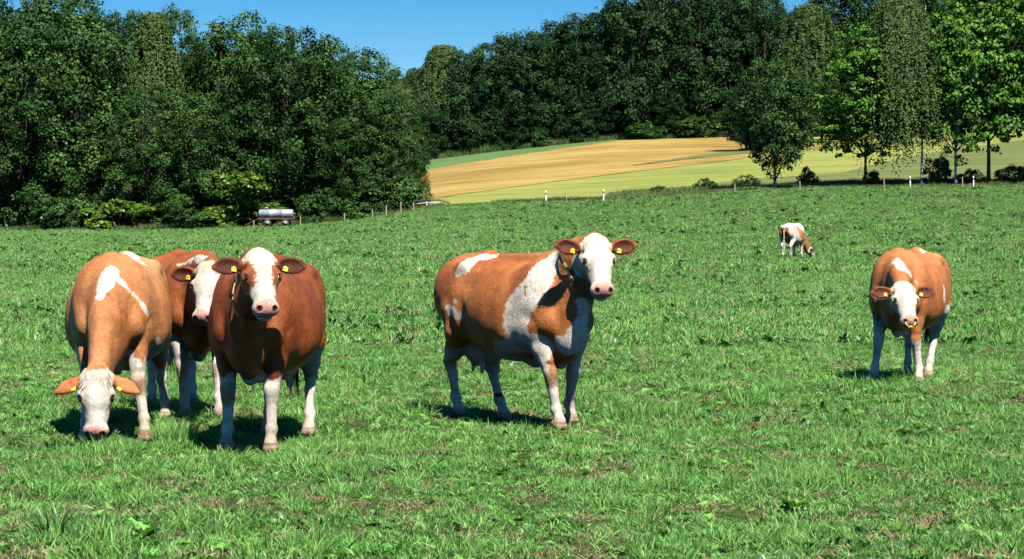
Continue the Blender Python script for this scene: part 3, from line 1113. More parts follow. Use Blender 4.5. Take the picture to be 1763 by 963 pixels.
    for key, lw in zip(('FL', 'FR', 'RL', 'RR'), leg_white):
        s = 1 if key[1] == 'L' else -1
        sel = (V[:, 1] * s > 0) & ((V[:, 0] > 0) == (key[0] == 'F'))
        m = np.where(sel, np.maximum(m, (lw - V[:, 2]) - np.clip(V[:, 0] - .64, 0, 1) * 2.5 + wn_ * .30 + (vnoise(V, 22, seed + 2) - .5) * .03), m)
    under = (V[:, 2] < .60 + .0) & (np.abs(V[:, 0]) < .5)
    m = np.maximum(m, np.where(np.abs(V[:, 0] - .05) < .60, (belly_white - V[:, 2]) + wn_ * .34 + (vnoise(V, 26, seed + 6) - .5) * .03, -1))
    if len(white): m = np.maximum(m, blobmask(V, white, .05, seed))
    if len(brown_over): m = np.minimum(m, -blobmask(V, brown_over, .03, seed + 7))
    Sc, Sn = math.cos(yaw), math.sin(yaw)
    wx = cx + S * (V[:, 0] * Sc - V[:, 1] * Sn); wy = cy + S * (V[:, 0] * Sn + V[:, 1] * Sc); wz = z0 + S * V[:, 2]
    vpx = CX + F * wx / wy; vpy = HY - (wz - CAMZ) * F / wy

    def pick(px, py):
        d2 = (vpx - px) ** 2 + (vpy - py) ** 2
        c_ = np.argsort(d2)[:14]
        c_ = c_[d2[c_] < max(d2[c_[0]] * 2 + 9, 16)]
        return V[c_[np.argmin(wy[c_])]]

    def caps(marks):
        out = []
        for line in marks:
            P_ = [pick(q[0], q[1]) for q in line]
            if len(line) == 1: out.append((P_[0], P_[0] + 1e-4, line[0][2], line[0][2]))
            for i_ in range(len(line) - 1): out.append((P_[i_], P_[i_ + 1], line[i_][2], line[i_ + 1][2]))
        return out
    if marks_w: m = np.maximum(m, blobmask(V, caps(marks_w), .030, seed + 2, .012))
    if marks_b: m = np.minimum(m, -blobmask(V, caps(marks_b), .030, seed + 5, .012))
    mh = m
    if face_white:
        edge = hl[:, 0] - face_edge + wn_ * .05 - np.clip(-hl[:, 2] - .12, 0, 1) * .35
        mh = edge * 1.0
        if eye_patch:
            for s in (1, -1):
                q = (hl - np.array([.205, .130 * s, -.07])) / np.array([.135, .080, .14])
                mh = np.minimum(mh, (np.linalg.norm(q, axis=1) - 1) * .05 + wn_ * .03)
    m = np.where(is_head, mh, m)
    m = np.where(is_ear, -1, m)
    m = m + (vnoise(V, 75, seed + 50) - .5) * .030
    a = np.clip(m / .012 + .5, 0, 1)
    col = lerp3(col, wcol, np.zeros(len(V))) * (1 - a[:, None]) + wcol * a[:, None]
    # dirt on lower legs and belly edges, brown knees
    for key in knee_brown:
        kp = FT[key] * .5 + rest[key] * .5 + np.array([.03, 0, .43])
        d = np.linalg.norm((V - kp) / np.array([1, 1, 1.35]), axis=1)
        col = lerp3(col, (0.30, 0.17, 0.07), np.clip((.085 - d + wn_ * .04) / .03, 0, 1) * .8)
    dirt = np.clip((fbm(V, 7.0, seed + 21, 4) - .52) * 5, 0, 1) * np.clip((.75 - V[:, 2]) / .4, 0, 1) * ~is_head
    col = lerp3(col, (0.24, 0.17, 0.10), dirt * .55)
    ft = np.clip((.15 - V[:, 2]) / .06, 0, 1) * .6
    col = lerp3(col, (0.45, 0.32, 0.22), ft)
    col = lerp3(col, (0.10, 0.06, 0.04), np.clip((.012 - np.abs(V[:, 2] - .068)) / .006, 0, 1) * .6)
    hoof = np.clip((.058 - V[:, 2]) / .01, 0, 1) * (V[:, 2] < .09)
    col = lerp3(col, (0.32, 0.20, 0.13), hoof)
    # muzzle, lids, ears, udder
    ns_ = is_head & (hl[:, 0] > .478) & (hl[:, 2] > -.150)
    pq = hl[:, 0] * .75 + hl[:, 2] * .66
    pk = np.clip((pq - .306 + (nf - .5) * .015 - np.clip(np.abs(hl[:, 1]) - .070, 0, 1) * 1.3) / .010, 0, 1) * (is_head & (hl[:, 2] > -.142) & (hl[:, 0] > .43))
    col = lerp3(col, PINK, pk * .85)
    for s in (1, -1):
        d = np.linalg.norm((hl - np.array([.514, .056 * s, -.066])) / np.array([1.2, .95, 1.15]), axis=1)
        col = lerp3(col, (0.035, 0.012, 0.010), np.clip((.027 - d) / .006, 0, 1))
        ne = nrm([.14, .72 * s, .70])
        qe = hl - np.array([.205, .02 * s, -.135])
        pe = qe - (qe @ ne)[:, None] * ne
        d = np.hypot(pe[:, 0] / 1.45, np.linalg.norm(pe[:, 1:], axis=1))
        col = lerp3(col, (0.20, 0.085, 0.06), np.clip((.026 - d) / .006, 0, 1) * .75 * (qe @ ne > .05))
        dl = np.hypot((pe[:, 0] - .045) / 2.2, np.linalg.norm(pe[:, 1:], axis=1) / .8)
        col = lerp3(col, (0.24, 0.14, 0.10), np.clip((.018 - dl) / .010, 0, 1) * .5 * (qe @ ne > .05))
    lip = is_head & (hl[:, 0] > .43) & (np.abs(hl[:, 2] + .158) < .010)
    col[lip] = col[lip] * .35
    fsm = np.clip((fbm(V, 14.0, seed + 31, 4) - .46) * 6, 0, 1) * is_head * np.clip((hl[:, 0] - .16) / .1, 0, 1) * np.clip((np.abs(hl[:, 1]) - .02) / .05, 0, 1) * (1 - pk)
    col = lerp3(col, col * np.array([.66, .62, .60]), fsm * .8)
    pol = is_head * np.clip((.10 - hl[:, 0]) / .08, 0, 1) * np.clip((fbm(V, 9.0, seed + 33, 3) - .25) * 2.5, 0, 1)
    col = lerp3(col, col * np.array([.92, .80, .62]), pol * .8)
    crease = is_head & (np.abs(hl[:, 0] - .40 - .35 * (hl[:, 2] + .15)) < .007) & (np.abs(hl[:, 1]) > .045) & (hl[:, 2] > -.17) & (hl[:, 2] < -.09)
    col[crease] *= .6
    for s, base, E, G, Tn, cen in earf:
        q = V - cen
        inner = is_ear & ((q @ Tn) > -.012) & (((q @ G) / .052) ** 2 + ((q @ E) / .09) ** 2 < 1)
        col[inner] = col[inner] * np.array([.22, .17, .20])
        col[(is_ear & ~inner) & (q @ E > -.16) & (np.linalg.norm(q, axis=1) < .14)] *= np.array(list(ear_tint))
    if udder:
        du = sd.group_dist(V, 'udder')
        col = lerp3(col, (0.62, 0.42, 0.33), np.clip((.03 - du) / .03, 0, 1) * .7 * (V[:, 2] < .66))
    # flies and dung specks
    sp = (vnoise(V, 70, seed + 40) > .93) & (is_head | (V[:, 2] < .5)) & (hl[:, 0] < .5)
    col[sp] *= .45
    if ankle_band:
        k_, z1, z2 = ankle_band
        s = 1 if k_[1] == 'L' else -1
        sel = (np.linalg.norm(V[:, :2] - FT[k_][:2], axis=1) < .16) & (V[:, 2] > z1) & (V[:, 2] < z2)
        col[sel] = (0.03, 0.025, 0.02)
    me = np_mesh('cow_body', V, Q, np.clip(col, 0, 1), 'coat')
    body = link('body', me, M['coat'], root, smooth=True)
    # ---- child parts
    eyes = []
    for s in (1, -1):
        e = MB()
        ne = nrm([.14, .72 * s, .70])
        C0 = np.array([.205, .02 * s, -.135])
        qe = hl - C0
        pr_ = qe @ ne
        perp = np.linalg.norm(qe - pr_[:, None] * ne, axis=1)
        near_e = (perp < .014) & ~is_ear & (pr_ > 0)
        ye = float(np.median(pr_[near_e])) if near_e.any() else .12
        ce = C0 + ne * (ye - .006)
        c0 = H(*ce)
        eyes.append(c0)
        prof = []
        for k in range(9):
            th = math.pi * k / 8
            prof.append((max(.0005, .0225 * math.sin(th)), -.0225 * math.cos(th)))
        e.lathe(prof, c0, 'z', 12)
        e.build('eye', M['eye'], root, True)
    for s, base, E, G, Tn, cen in earf:
        # fringe of hair round the ear
        n = 620
        r = np.random.default_rng(seed * 10 + s)
        th = r.random(n) * 2 * np.pi
        rr = r.uniform(.80, .98, n)
        roots = cen + np.outer(np.cos(th) * .105 * rr, E) + np.outer(np.sin(th) * .066 * rr, G) + np.outer(r.uniform(-.005, .008, n), Tn)
        dirs = np.outer(np.cos(th), E) + np.outer(np.sin(th), G) + Tn * .35
        hv, hq, ht = strands(roots, dirs, .022, .0022, seed + 3, .5, .35, 2)
        link('ear_hair', np_mesh('ear_hair', hv, hq, ht), M['hair_brown'], root)
        if s in tags:
            G2 = G if (G[2] < 0) else -G
            tb = MB()
            tp = cen - E * .045 + G2 * .034 + Tn * .018
            if tag_back: tp = cen - E * .035 + G2 * .060 - Tn * .014
            R3 = Matrix(np.array([E, G2, Tn]).T.tolist())
            R3 = R3 @ Matrix.Rotation(.25 * s, 3, 'Z')
            tb.box(tp, (.036, .033, .004), R3, .002)
            tg = tb.build('ear_tag', M['tag'], root)
            tb2 = MB(); tb2.lathe([(.004, 0), (.0085, .001), (.0085, .005), (.002, .007)], (0, 0, 0), 'z', 10)
            st = tb2.build('stud', M['tag'], tg)
            st.matrix_local = Matrix.Translation(tp + G2 * -.012 + Tn * .002) @ R3.to_4x4()
    if forelock:
        n = 700 * forelock
        r = np.random.default_rng(seed + 60)
        a1 = r.uniform(-.085, .085, n); b1 = r.uniform(-.03, .10, n)
        roots = np.array([H(b, a, -.035 + .055 * math.sqrt(max(0, 1 - (a / .11) ** 2)) - max(0, b - .05) * .1 - .01) for a, b in zip(a1, b1)])
        dirs = np.outer(a1 * 7, hy) + hx * .9 + hz * .30
        hv, hq, ht = strands(roots, dirs, .030 + .016 * forelock, .005, seed + 61, .35, .18, 3)
        link('forelock', np_mesh('forelock', hv, hq, .55 + .45 * ht), M['hair_cream'], root)
    if tail:
        n = 420
        r = np.random.default_rng(seed + 70)
        zz = r.uniform(.50, .80, n)
        th = r.random(n) * 6.28
        roots = np.column_stack([-1.02 + np.cos(th) * .016, .008 + np.sin(th) * .016, zz])
        dirs = np.column_stack([np.cos(th) * .12, np.sin(th) * .12, -np.ones(n)])
        hv, hq, ht = strands(roots, dirs, .24, .006, seed + 71, .0, .05, 3)
        link('tail_switch', np_mesh('tail_switch', hv, hq, ht), M['hair_dark'] if tail_dark else M['hair_white'], root)
    if collar:
        a0 = nb1 * .46 + top * .54
        b0 = nb2 * .26 + thr * .74
        a0 = (a0 + b0) / 2
        axn = nrm(nrm(top - nb1) + nrm(thr - nb2) * .5)
        u1 = nrm(np.cross(axn, [0, 1.0, 0])); v1 = np.cross(axn, u1)
        q = V - a0
        near_ = (np.abs(q @ axn) < .02) & (np.linalg.norm(q, axis=1) < .30) & ~is_ear & ~(is_head & (hl[:, 0] > .05)) & (np.linalg.norm(hl - np.array([.03, 0, -.05]), axis=1) > .15)
        aa = np.arctan2(q[near_] @ v1, q[near_] @ u1); rad = np.hypot(q[near_] @ v1, q[near_] @ u1)
        nb = 48
        rs = np.zeros(nb)
        for k in range(nb):
            da = np.abs((aa - 2 * np.pi * k / nb + np.pi) % (2 * np.pi) - np.pi)
            sel = da < .12
            rs[k] = rad[sel].max() if sel.any() else .12
        rs = (np.roll(rs, 1) + rs + np.roll(rs, -1)) / 3 + .012
        rs = np.where(np.cos(np.arange(nb) / nb * 2 * np.pi) > .2, np.minimum(rs, .205), rs)
        Vc, Fc = [], []
        for k in range(nb):
            an = 2 * math.pi * k / nb
            rd = u1 * math.cos(an) + v1 * math.sin(an)
            for (o_, w_) in ((0, -.022), (.005, -.020), (.005, .020), (0, .022), (-.004, .018), (-.004, -.018)):
                Vc.append(a0 + rd * (rs[k] + o_) + axn * w_)
        for k in range(nb):
            for j in range(6):
                k2 = (k + 1) % nb; j2 = (j + 1) % 6
                Fc.append((k * 6 + j, k2 * 6 + j, k2 * 6 + j2, k * 6 + j2))
        cb = MB(); cb.add(Vc, Fc)
        co = cb.build('collar', M['collar'], root, True)
        # yellow numbered pieces along the visible lower side
        seg = MB()
        for st, ln in collar:
            ring = []
            for k in range(9):
                an = st + ln * k / 8
                kk = an / (2 * math.pi) * nb
                r0 = np.interp(kk % nb, np.arange(nb + 1), np.append(rs, rs[0]))
                rd = u1 * math.cos(an) + v1 * math.sin(an)
                for (o_, w_) in ((.004, -.015), (.011, -.014), (.011, .014), (.004, .015)):
                    ring.append(a0 + rd * (r0 + o_) + axn * w_)
            fs = []
            for k in range(8):
                for j in range(4):
                    j2 = (j + 1) % 4
                    fs.append((k * 4 + j, (k + 1) * 4 + j, (k + 1) * 4 + j2, k * 4 + j2))
            fs += [(3, 2, 1, 0), (32, 33, 34, 35)]
            seg.add(ring, fs)
        seg.build('collar_plate', M['collar_yellow'], co)
    if nose_clip:
        nc = MB()
        for q_ in (1, -1):
            nc.tube([H(.515, .050 * q_, -.078), H(.540, .046 * q_, -.092), H(.552, .026 * q_, -.108)], [.006, .008, .009], 8)
        nc.box(H(.553, 0, -.114), (.010, .060, .024), Matrix(HR.T.tolist()), .004)
        for q_ in (-.022, -.008, .008, .022):
            nc.tube([H(.556, q_, -.112), H(.572, q_ * 1.15, -.112)], [.004, .001], 6)
        nc.build('nose_clip', M['tag'], root, True)
    return root


def gp(px, Y):
    return (U2X(px, Y), Y)


def hp(px, py, Y):
    p = WP(px, py, Y)
    return (p.x, p.y, p.z)


BR_A = ((0.42, 0.155, 0.050), (0.56, 0.260, 0.105))
BR_C = ((0.18, 0.040, 0.009), (0.32, 0.088, 0.022))
BR_D = ((0.36, 0.108, 0.028), (0.50, 0.190, 0.060))

# far left cow, head down
make_cow('tan backed cow grazing with lowered white face, the leftmost of the herd', gp(190, 17.05), gp(222, 18.32),
         {'FL': gp(250, 17.05), 'FR': gp(147, 16.85), 'RL': gp(285, 18.7), 'RR': gp(180, 18.4)},
         hp(166, 639, 16.45), (.02, -.30, -.95), 1.0, 1.06, brown=BR_A, tan_back=.8,
         marks_w=[[(193, 463, .05), (186, 480, .06), (178, 495, .045), (171, 507, .025)], [(195, 476, .03), (215, 488, .035), (235, 510, .022), (255, 540, .010)], [(229, 440, .05), (250, 455, .02)],
                  [(212, 628, .07), (232, 632, .06)]],
         ear_dir=(.50, 1.0, -.10), ear_face=(.5, 0, -.85), ear_tint=(.95, .82, .75), tag_back=True, leg_white=(.70, .68, .7, .7), belly_white=.54, seed=2, forelock=2, face_edge=-.01,
         knee_brown=('FL', 'FR'), udder=True)
# cow hidden behind the first two
make_cow('red cow with white face standing half hidden between the two front left cows', gp(345, 18.75), gp(300, 20.0),
         {'FR': gp(318, 18.75), 'FL': gp(378, 18.8), 'RR': gp(262, 20.0)},
         hp(360, 455, 17.95), (-.10, -.50, -.86), 1.0, 1.0, brown=((0.27, 0.070, 0.018), (0.40, 0.13, 0.038)),
         marks_w=[[(307, 455, .018), (327, 446, .028), (350, 446, .04)], [(298, 476, .014), (309, 462, .012)], [(318, 610, .06), (330, 640, .09)], [(350, 620, .07), (352, 645, .06)]],
         leg_white=(.62, .70, .62, .62), belly_white=.60, seed=5, ear_dir=(.10, 1, .02), tags=(-1,), udder=True)
# dark red cow facing the camera
make_cow('dark red cow with brown eye patches facing the camera, head raised', gp(431, 16.2), gp(487, 17.4),
         {'FR': gp(391, 16.2), 'FL': gp(467, 16.15), 'RL': gp(532, 17.4), 'RR': gp(462, 17.5)},
         hp(447, 436, 15.62), (.21, -.66, -.72), 1.0, 1.06, brown=BR_C, eye_patch=True,
         marks_w=[[(452, 642, .045), (436, 662, .06), (424, 684, .05)], [(405, 655, .04), (420, 664, .04)]],
         leg_white=(.56, .60, .70, .6), belly_white=.46, seed=8, collar=((1.75, .45), (2.3, .5)), ear_dir=(.10, 1, -.02), knee_brown=('FR',), udder=True, forelock=0, face_edge=-.055)
# middle cow
make_cow('red and white cow with white shoulder band standing alone in the middle', gp(966, 17.75), gp(822, 18.75),
         {'FR': gp(960, 17.65), 'FL': gp(980, 18.15), 'RR': gp(789, 18.85), 'RL': gp(866, 18.55)},
         hp(1026, 411, 17.35), (.14, -.62, -.77), 1.0, 0.98, brown=BR_D,
         marks_w=[[(950, 444, .075), (930, 473, .115), (908, 503, .13), (890, 534, .14), (886, 562, .13), (895, 590, .14)], [(860, 598, .07), (925, 603, .13)],
                  [(853, 440, .03), (819, 442, .05), (801, 457, .055), (786, 471, .04)], [(769, 534, .03), (796, 546, .035)], [(781, 518, .012)],
                  [(1001, 524, .04), (1009, 545, .05), (996, 582, .10), (990, 625, .12)], [(962, 592, .06), (975, 600, .08)]],
         marks_b=[[(903, 492, .018), (903, 508, .020)]], face_edge=-.10,
         leg_white=(.62, .60, .66, .62), belly_white=.56, seed=13, ear_dir=(-.02, 1, .16), collar=((1.3, .9),), forelock=1, knee_brown=('FR',),
         ankle_band=('RL', .205, .235))
# right cow
make_cow('red cow with white stripe over the withers standing at the right, yellow nose clip', gp(1543, 22.75), gp(1586, 23.95),
         {'FR': gp(1505, 22.8), 'FL': gp(1583, 22.75), 'RL': gp(1599, 23.7), 'RR': gp(1562, 24.2)},
         hp(1555, 489, 22.05), (.06, -.72, -.69), 0.97, 1.02, brown=((0.37, 0.120, 0.032), (0.51, 0.205, 0.070)),
         marks_w=[[(1538, 446, .050), (1551, 458, .055), (1568, 472, .052), (1580, 487, .022)], [(1588, 432, .045)], [(1626, 495, .03), (1627, 512, .05)],
                  [(1500, 556, .05), (1515, 570, .07), (1535, 580, .09)]],
         leg_white=(.32, .72, .80, .8), belly_white=.52, seed=17, ear_dir=(.05, 1, -.02), nose_clip=True, h=.012, forelock=1, udder=False)
# distant grazing cow
make_cow('small distant white and red cow grazing with its rear towards the camera', gp(1376, 89.0), gp(1354, 87.7),
         {'RR': gp(1362, 87.6), 'RL': gp(1348, 87.8)},
         hp(1395, 426, 89.7), (.55, .15, -.82), 0.98, 0.92, brown=((0.42, 0.16, 0.05), (0.50, 0.22, 0.08)),
         marks_b=[[(1344, 396, .11), (1344, 406, .12)], [(1353, 396, .10), (1354, 405, .10)], [(1374, 393, .13), (1380, 402, .18), (1388, 415, .2), (1391, 424, .16)]],
         leg_white=(.9, .9, .85, .85), belly_white=3, white=[((-1, 0, 1.3), (.5, 0, 1.2), .5, .5), ((-.9, 0, .9), (.3, 0, .8), .5, .4)], seed=23, ear_dir=(.3, 1, .1), h=.02, udder=False, tail_dark=False)

# ------------------------------------------------------------------ trees
def leaf_quads(cen, nor, L, Wd, rng, tint):
    n = len(cen)
    nor = nor / np.linalg.norm(nor, axis=1)[:, None]
    a = np.cross(nor, rng.normal(0, 1, (n, 3))); a /= np.linalg.norm(a, axis=1)[:, None]
    b = np.cross(nor, a)
    L = (L * rng.uniform(.6, 1.35, n))[:, None]; Wd = (Wd * rng.uniform(.6, 1.35, n))[:, None]
    V = np.stack([cen - a * L * .5, cen + b * Wd * .5 + nor * L * .1, cen + a * L * .5, cen - b * Wd * .5 + nor * L * .1], 1).reshape(-1, 3)
    Q = (np.arange(n) * 4)[:, None] + np.arange(4)
    return V, Q, np.repeat(tint, 4)


def crown_mesh(name, lobes, ncl, per, leaf, clr, seed, mat, inner=.25, squash=.65, up=.35):
    r = np.random.default_rng(seed)
    lobes = np.array(lobes, float)
    area = (lobes[:, 3] * lobes[:, 5]) ** 1.0
    pr = area / area.sum()
    C, D = [], []
    tries = 0
    while len(C) < ncl and tries < ncl * 12:
        tries += 1
        l = lobes[r.choice(len(lobes), p=pr)]
        d = r.normal(0, 1, 3); d /= np.linalg.norm(d)
        k = r.uniform(.82, 1.03) if r.random() > inner else r.uniform(.3, .8)
        p = l[:3] + d * l[3:6] * k
        q = (p - lobes[:, :3]) / lobes[:, 3:6]
        if k > .8 and (np.linalg.norm(q, axis=1) < .78).any(): continue
        C.append(p); D.append(d)
    C = np.array(C); D = np.array(D)
    n = len(C) * per
    ci = np.repeat(np.arange(len(C)), per)
    rad = clr * r.uniform(.5, 1.35, len(C))
    dd = r.normal(0, 1, (n, 3)); dd /= np.linalg.norm(dd, axis=1)[:, None]
    dd[:, 2] = np.where(dd[:, 2] < -.65, -dd[:, 2], dd[:, 2])
    P = C[ci] + dd * (rad[ci] * r.random(n) ** .45)[:, None] * np.array([1, 1, squash])
    nor = dd * .8 + D[ci] * .4 + r.normal(0, .55, (n, 3)) + np.array([0, 0, up])
    tint = np.clip(.5 + r.normal(0, .17, len(C))[ci] + r.normal(0, .15, n), 0, 1)
    V, Q, T = leaf_quads(P, nor, leaf, leaf * .75, r, tint)
    me = np_mesh(name, V, Q, T)
    me.materials.append(mat)
    return me


def weeping_mesh(name, H_, R_, nstr, per, leaf, seed, mat, z0=.18, top=1.0, off=(0, 0)):
    r = np.random.default_rng(seed)
    P, Nn = [], []
    for k in range(nstr):
        a = r.random() * 6.28; t = r.random() ** .8
        zz = H_ * (z0 + .18 + (top - z0 - .18) * t)
        rad = R_ * r.uniform(.15, 1) * (1 - ((zz / H_ - .45) / .6) ** 2 * .75)
        bx_, by_ = math.cos(a) * rad, math.sin(a) * rad
        ln = H_ * r.uniform(.08, .26) * (1.2 - .6 * t)
        m = per
        s = np.linspace(0, 1, m)
        x = bx_ * (1 + .12 * s) + r.normal(0, .10, m); y = by_ * (1 + .12 * s) + r.normal(0, .10, m)
        z = zz + .5 * (1 - (1 - s) ** 2) * 0 - ln * s ** 1.3 + r.normal(0, .08, m)
        P.append(np.column_stack([x + off[0], y + off[1], z]))
        Nn.append(np.column_stack([np.full(m, math.cos(a)), np.full(m, math.sin(a)), np.full(m, .3)]))
    P = np.concatenate(P); Nn = np.concatenate(Nn) + r.normal(0, .6, P.shape)
    tint = np.clip(.5 + np.repeat(r.normal(0, .12, nstr), per) + r.normal(0, .12, len(P)), 0, 1)
    V, Q, T = leaf_quads(P, Nn, leaf, leaf * .6, r, tint)
    me = np_mesh(name, V, Q, T)
    me.materials.append(mat)
    return me


def trunk_mesh(name, h, r0, limbs, mat, seed=0, lean=0.02, top=.8, low=.25):
    r = random.Random(seed)
    mb = MB()
    pts, rs = [], []
    for k in range(9):
        t = k / 8
        pts.append((lean * h * t * t + .06 * r.uniform(-1, 1) * t * h * .15, .06 * r.uniform(-1, 1) * t * h * .15, h * top * t - .3 * (k == 0)))
        rs.append(r0 * (1.35 - .35 * min(1, t * 8)) * (1 - .85 * t))
    mb.tube(pts, rs, 9)
    for (lx, ly, lz) in limbs:
        t0 = min(.85, max(low, lz / h * .62))
        k = int(t0 * 8)
        b = Vector(pts[k])
        e = Vector((lx, ly, lz))
        mid = b.lerp(e, .5) + Vector((0, 0, -.04 * h))
        rr = rs[k] * .55
        mb.tube([b, b.lerp(mid, .6) , mid, mid.lerp(e, .6) + Vector((r.uniform(-.3, .3), r.uniform(-.3, .3), 0)), e], [rr, rr * .75, rr * .55, rr * .35, rr * .12], 6)
        for q in range(3):
            s_ = mid.lerp(e, .2 + .25 * q)
            d = Vector((r.uniform(-1, 1), r.uniform(-1, 1), r.uniform(.1, 1))).normalized() * h * .09
            mb.tube([s_, s_ + d * .5 + Vector((0, 0, .1)), s_ + d], [rr * .3, rr * .2, rr * .06], 5)
    me = mb.mesh(name)
    me.materials.append(mat)
    me.polygons.foreach_set('use_smooth', [True] * len(me.polygons))
    return me


def oak_lobes(seed, R, H_, low=.06, n=11):
    r = random.Random(seed)
    L = [(0, 0, H_ * .55, R * .72, R * .72, H_ * .40)]
    for k in range(n):
        a = 6.28 * k / n * 1.0 + r.uniform(-.3, .3)
        t = ((k * 0.618) % 1.0)
        z = H_ * (low + .17 + (.70 - low) * t)
        rr = R * (.62 * (1 - .55 * max(0, t - .35)))
        s = R * r.uniform(.34, .50)
        L.append((math.cos(a) * rr, math.sin(a) * rr, z, s, s, s * r.uniform(.8, 1.15)))
    L.append((r.uniform(-.15, .15) * R, 0, H_ * .84, R * .55, R * .55, H_ * .16))
    L.append((r.uniform(-.3, .3) * R, r.uniform(-.3, .3) * R, H_ * .78, R * .5, R * .5, H_ * .15))
    return L


KINDS = {}


def kind(name, lobes, h, R, crown, trunk):
    KINDS.setdefault(name, []).append((crown, trunk, h, R))


for s in range(4):
    L = oak_lobes(100 + s, 6.0, 20.0, .0, 14)
    kind('oak', L, 20.0, 6.3, crown_mesh('oak_crown', L, 450, 80, .28, 1.0, 200 + s, M['oak_leaf'], .06, 1.0, .15),
         trunk_mesh('oak_trunk', 20, .40, [l[:3] for l in L[1:]], M['bark'], s))
for s in range(4):
    L = oak_lobes(300 + s, 6.0, 22.0, -.02, 14)
    kind('wood', L, 22.0, 6.3, crown_mesh('wood_crown', L, 330, 70, .38, 1.3, 310 + s, M['wood_leaf'], .06, 1.0, .15),
         trunk_mesh('wood_trunk', 22, .38, [l[:3] for l in L[1:]], M['bark'], 10 + s))
for s in range(2):
    L = oak_lobes(400 + s, 3.9, 12.0, .18, 13)
    kind('maple', L, 12.0, 4.0, crown_mesh('maple_crown', L, 520, 36, .24, .62, 410 + s, M['maple_leaf'], .22, .45, .8),
         trunk_mesh('maple_trunk', 12, .13, [l[:3] for l in L[1:]], M['bark'] if s == 0 else M['birch_bark'], 20 + s, .01, .85))
L = oak_lobes(420, 3.6, 11.0, .20, 12)
kind('young_oak', L, 11.0, 4.0, crown_mesh('young_oak_crown', L, 500, 42, .22, .60, 421, M['oak_leaf'], .15, .8, .3),
     trunk_mesh('young_oak_trunk', 11, .15, [l[:3] for l in L[1:]] + [(-.9, -.4, 3.0), (.8, .3, 3.3)], M['pale_bark'], 31, .01, .85, .06))
kind('birch', None, 14.0, 3.2, weeping_mesh('birch_crown', 14, 3.2, 3000, 28, .18, 500, M['birch_leaf'], .20, off=(-1.5, 0)),
     trunk_mesh('birch_trunk', 14, .09, [(math.cos(a) * 2, math.sin(a) * 2, z) for a, z in ((0, 8), (1.3, 9.5), (2.7, 8.6), (4, 10.5), (5.2, 11.5), (.6, 12))], M['birch_bark'], 40, .01, .95, .4))
kind('birch', None, 20.0, 4.2, weeping_mesh('birch_crown', 20, 4.2, 1500, 26, .30, 501, M['birch_leaf'], .05),
     trunk_mesh('birch_trunk', 20, .2, [(math.cos(a) * 3, math.sin(a) * 3, z) for a, z in ((0, 10), (1.3, 12.5), (2.7, 9.6), (4, 15), (5.2, 16), (.6, 17))], M['birch_bark'], 41, .01, .95, .3))
for s in range(2):
    r_ = random.Random(600 + s)
    L = [(r_.uniform(-1.6, 1.6), r_.uniform(-1, 1), r_.uniform(.5, 2.0), r_.uniform(.7, 1.2), .9, r_.uniform(.6, 1.0)) for _ in range(8)]
    kind('shrub', L, 3.0, 2.4, crown_mesh('shrub_crown', L, 150, 34, .20, .42, 610 + s, M['oak_leaf'], .1),
         trunk_mesh('shrub_stem', 2.6, .06, [l[:3] for l in L], M['bark'], 50 + s))
for s in range(2):
    r_ = random.Random(640 + s)
    L = [(r_.uniform(-1.7, 1.7), r_.uniform(-1, 1), r_.uniform(.4, 3.2), r_.uniform(.6, 1.2), .9, r_.uniform(.3, .6)) for _ in range(11)]
    kind('lime_shrub', L, 4.0, 2.6, crown_mesh('lime_crown', L, 150, 34, .24, .50, 650 + s, M['lime_leaf'], .1, .35, .9),
         trunk_mesh('lime_stem', 3.4, .07, [l[:3] for l in L], M['bark'], 60 + s))
_k = {}


def plant(name, label, cat, kd, u, Y, toprow, wpx, group=None, var=None, crown_mat=None, sink=0.0, rz=None):
    """a tree or shrub standing at column u and distance Y whose top reaches the picture row toprow"""
    lst = KINDS[kd]
    i = _k.get(kd, 0); _k[kd] = i + 1
    crown, trunk, h, R = lst[(i if var is None else var) % len(lst)]
    x = U2X(u, Y)
    z = gz(x, Y) - sink
    H_ = CAMZ + (HY - toprow) / F * Y - z
    sz = H_ / h
    sx = (wpx / 2 / F * Y) / R
    root = empty(name, (x, Y, z), RNG.uniform(0, 6.28) if rz is None else rz)
    root.scale = (sx, sx, sz)
    tag(root, label, cat, group)
    c = link('crown', crown, None, root)
    if crown_mat is not None:
        c.material_slots[0].link = 'OBJECT'
        c.material_slots[0].material = crown_mat
    link('trunk', trunk, None, root)
    return root


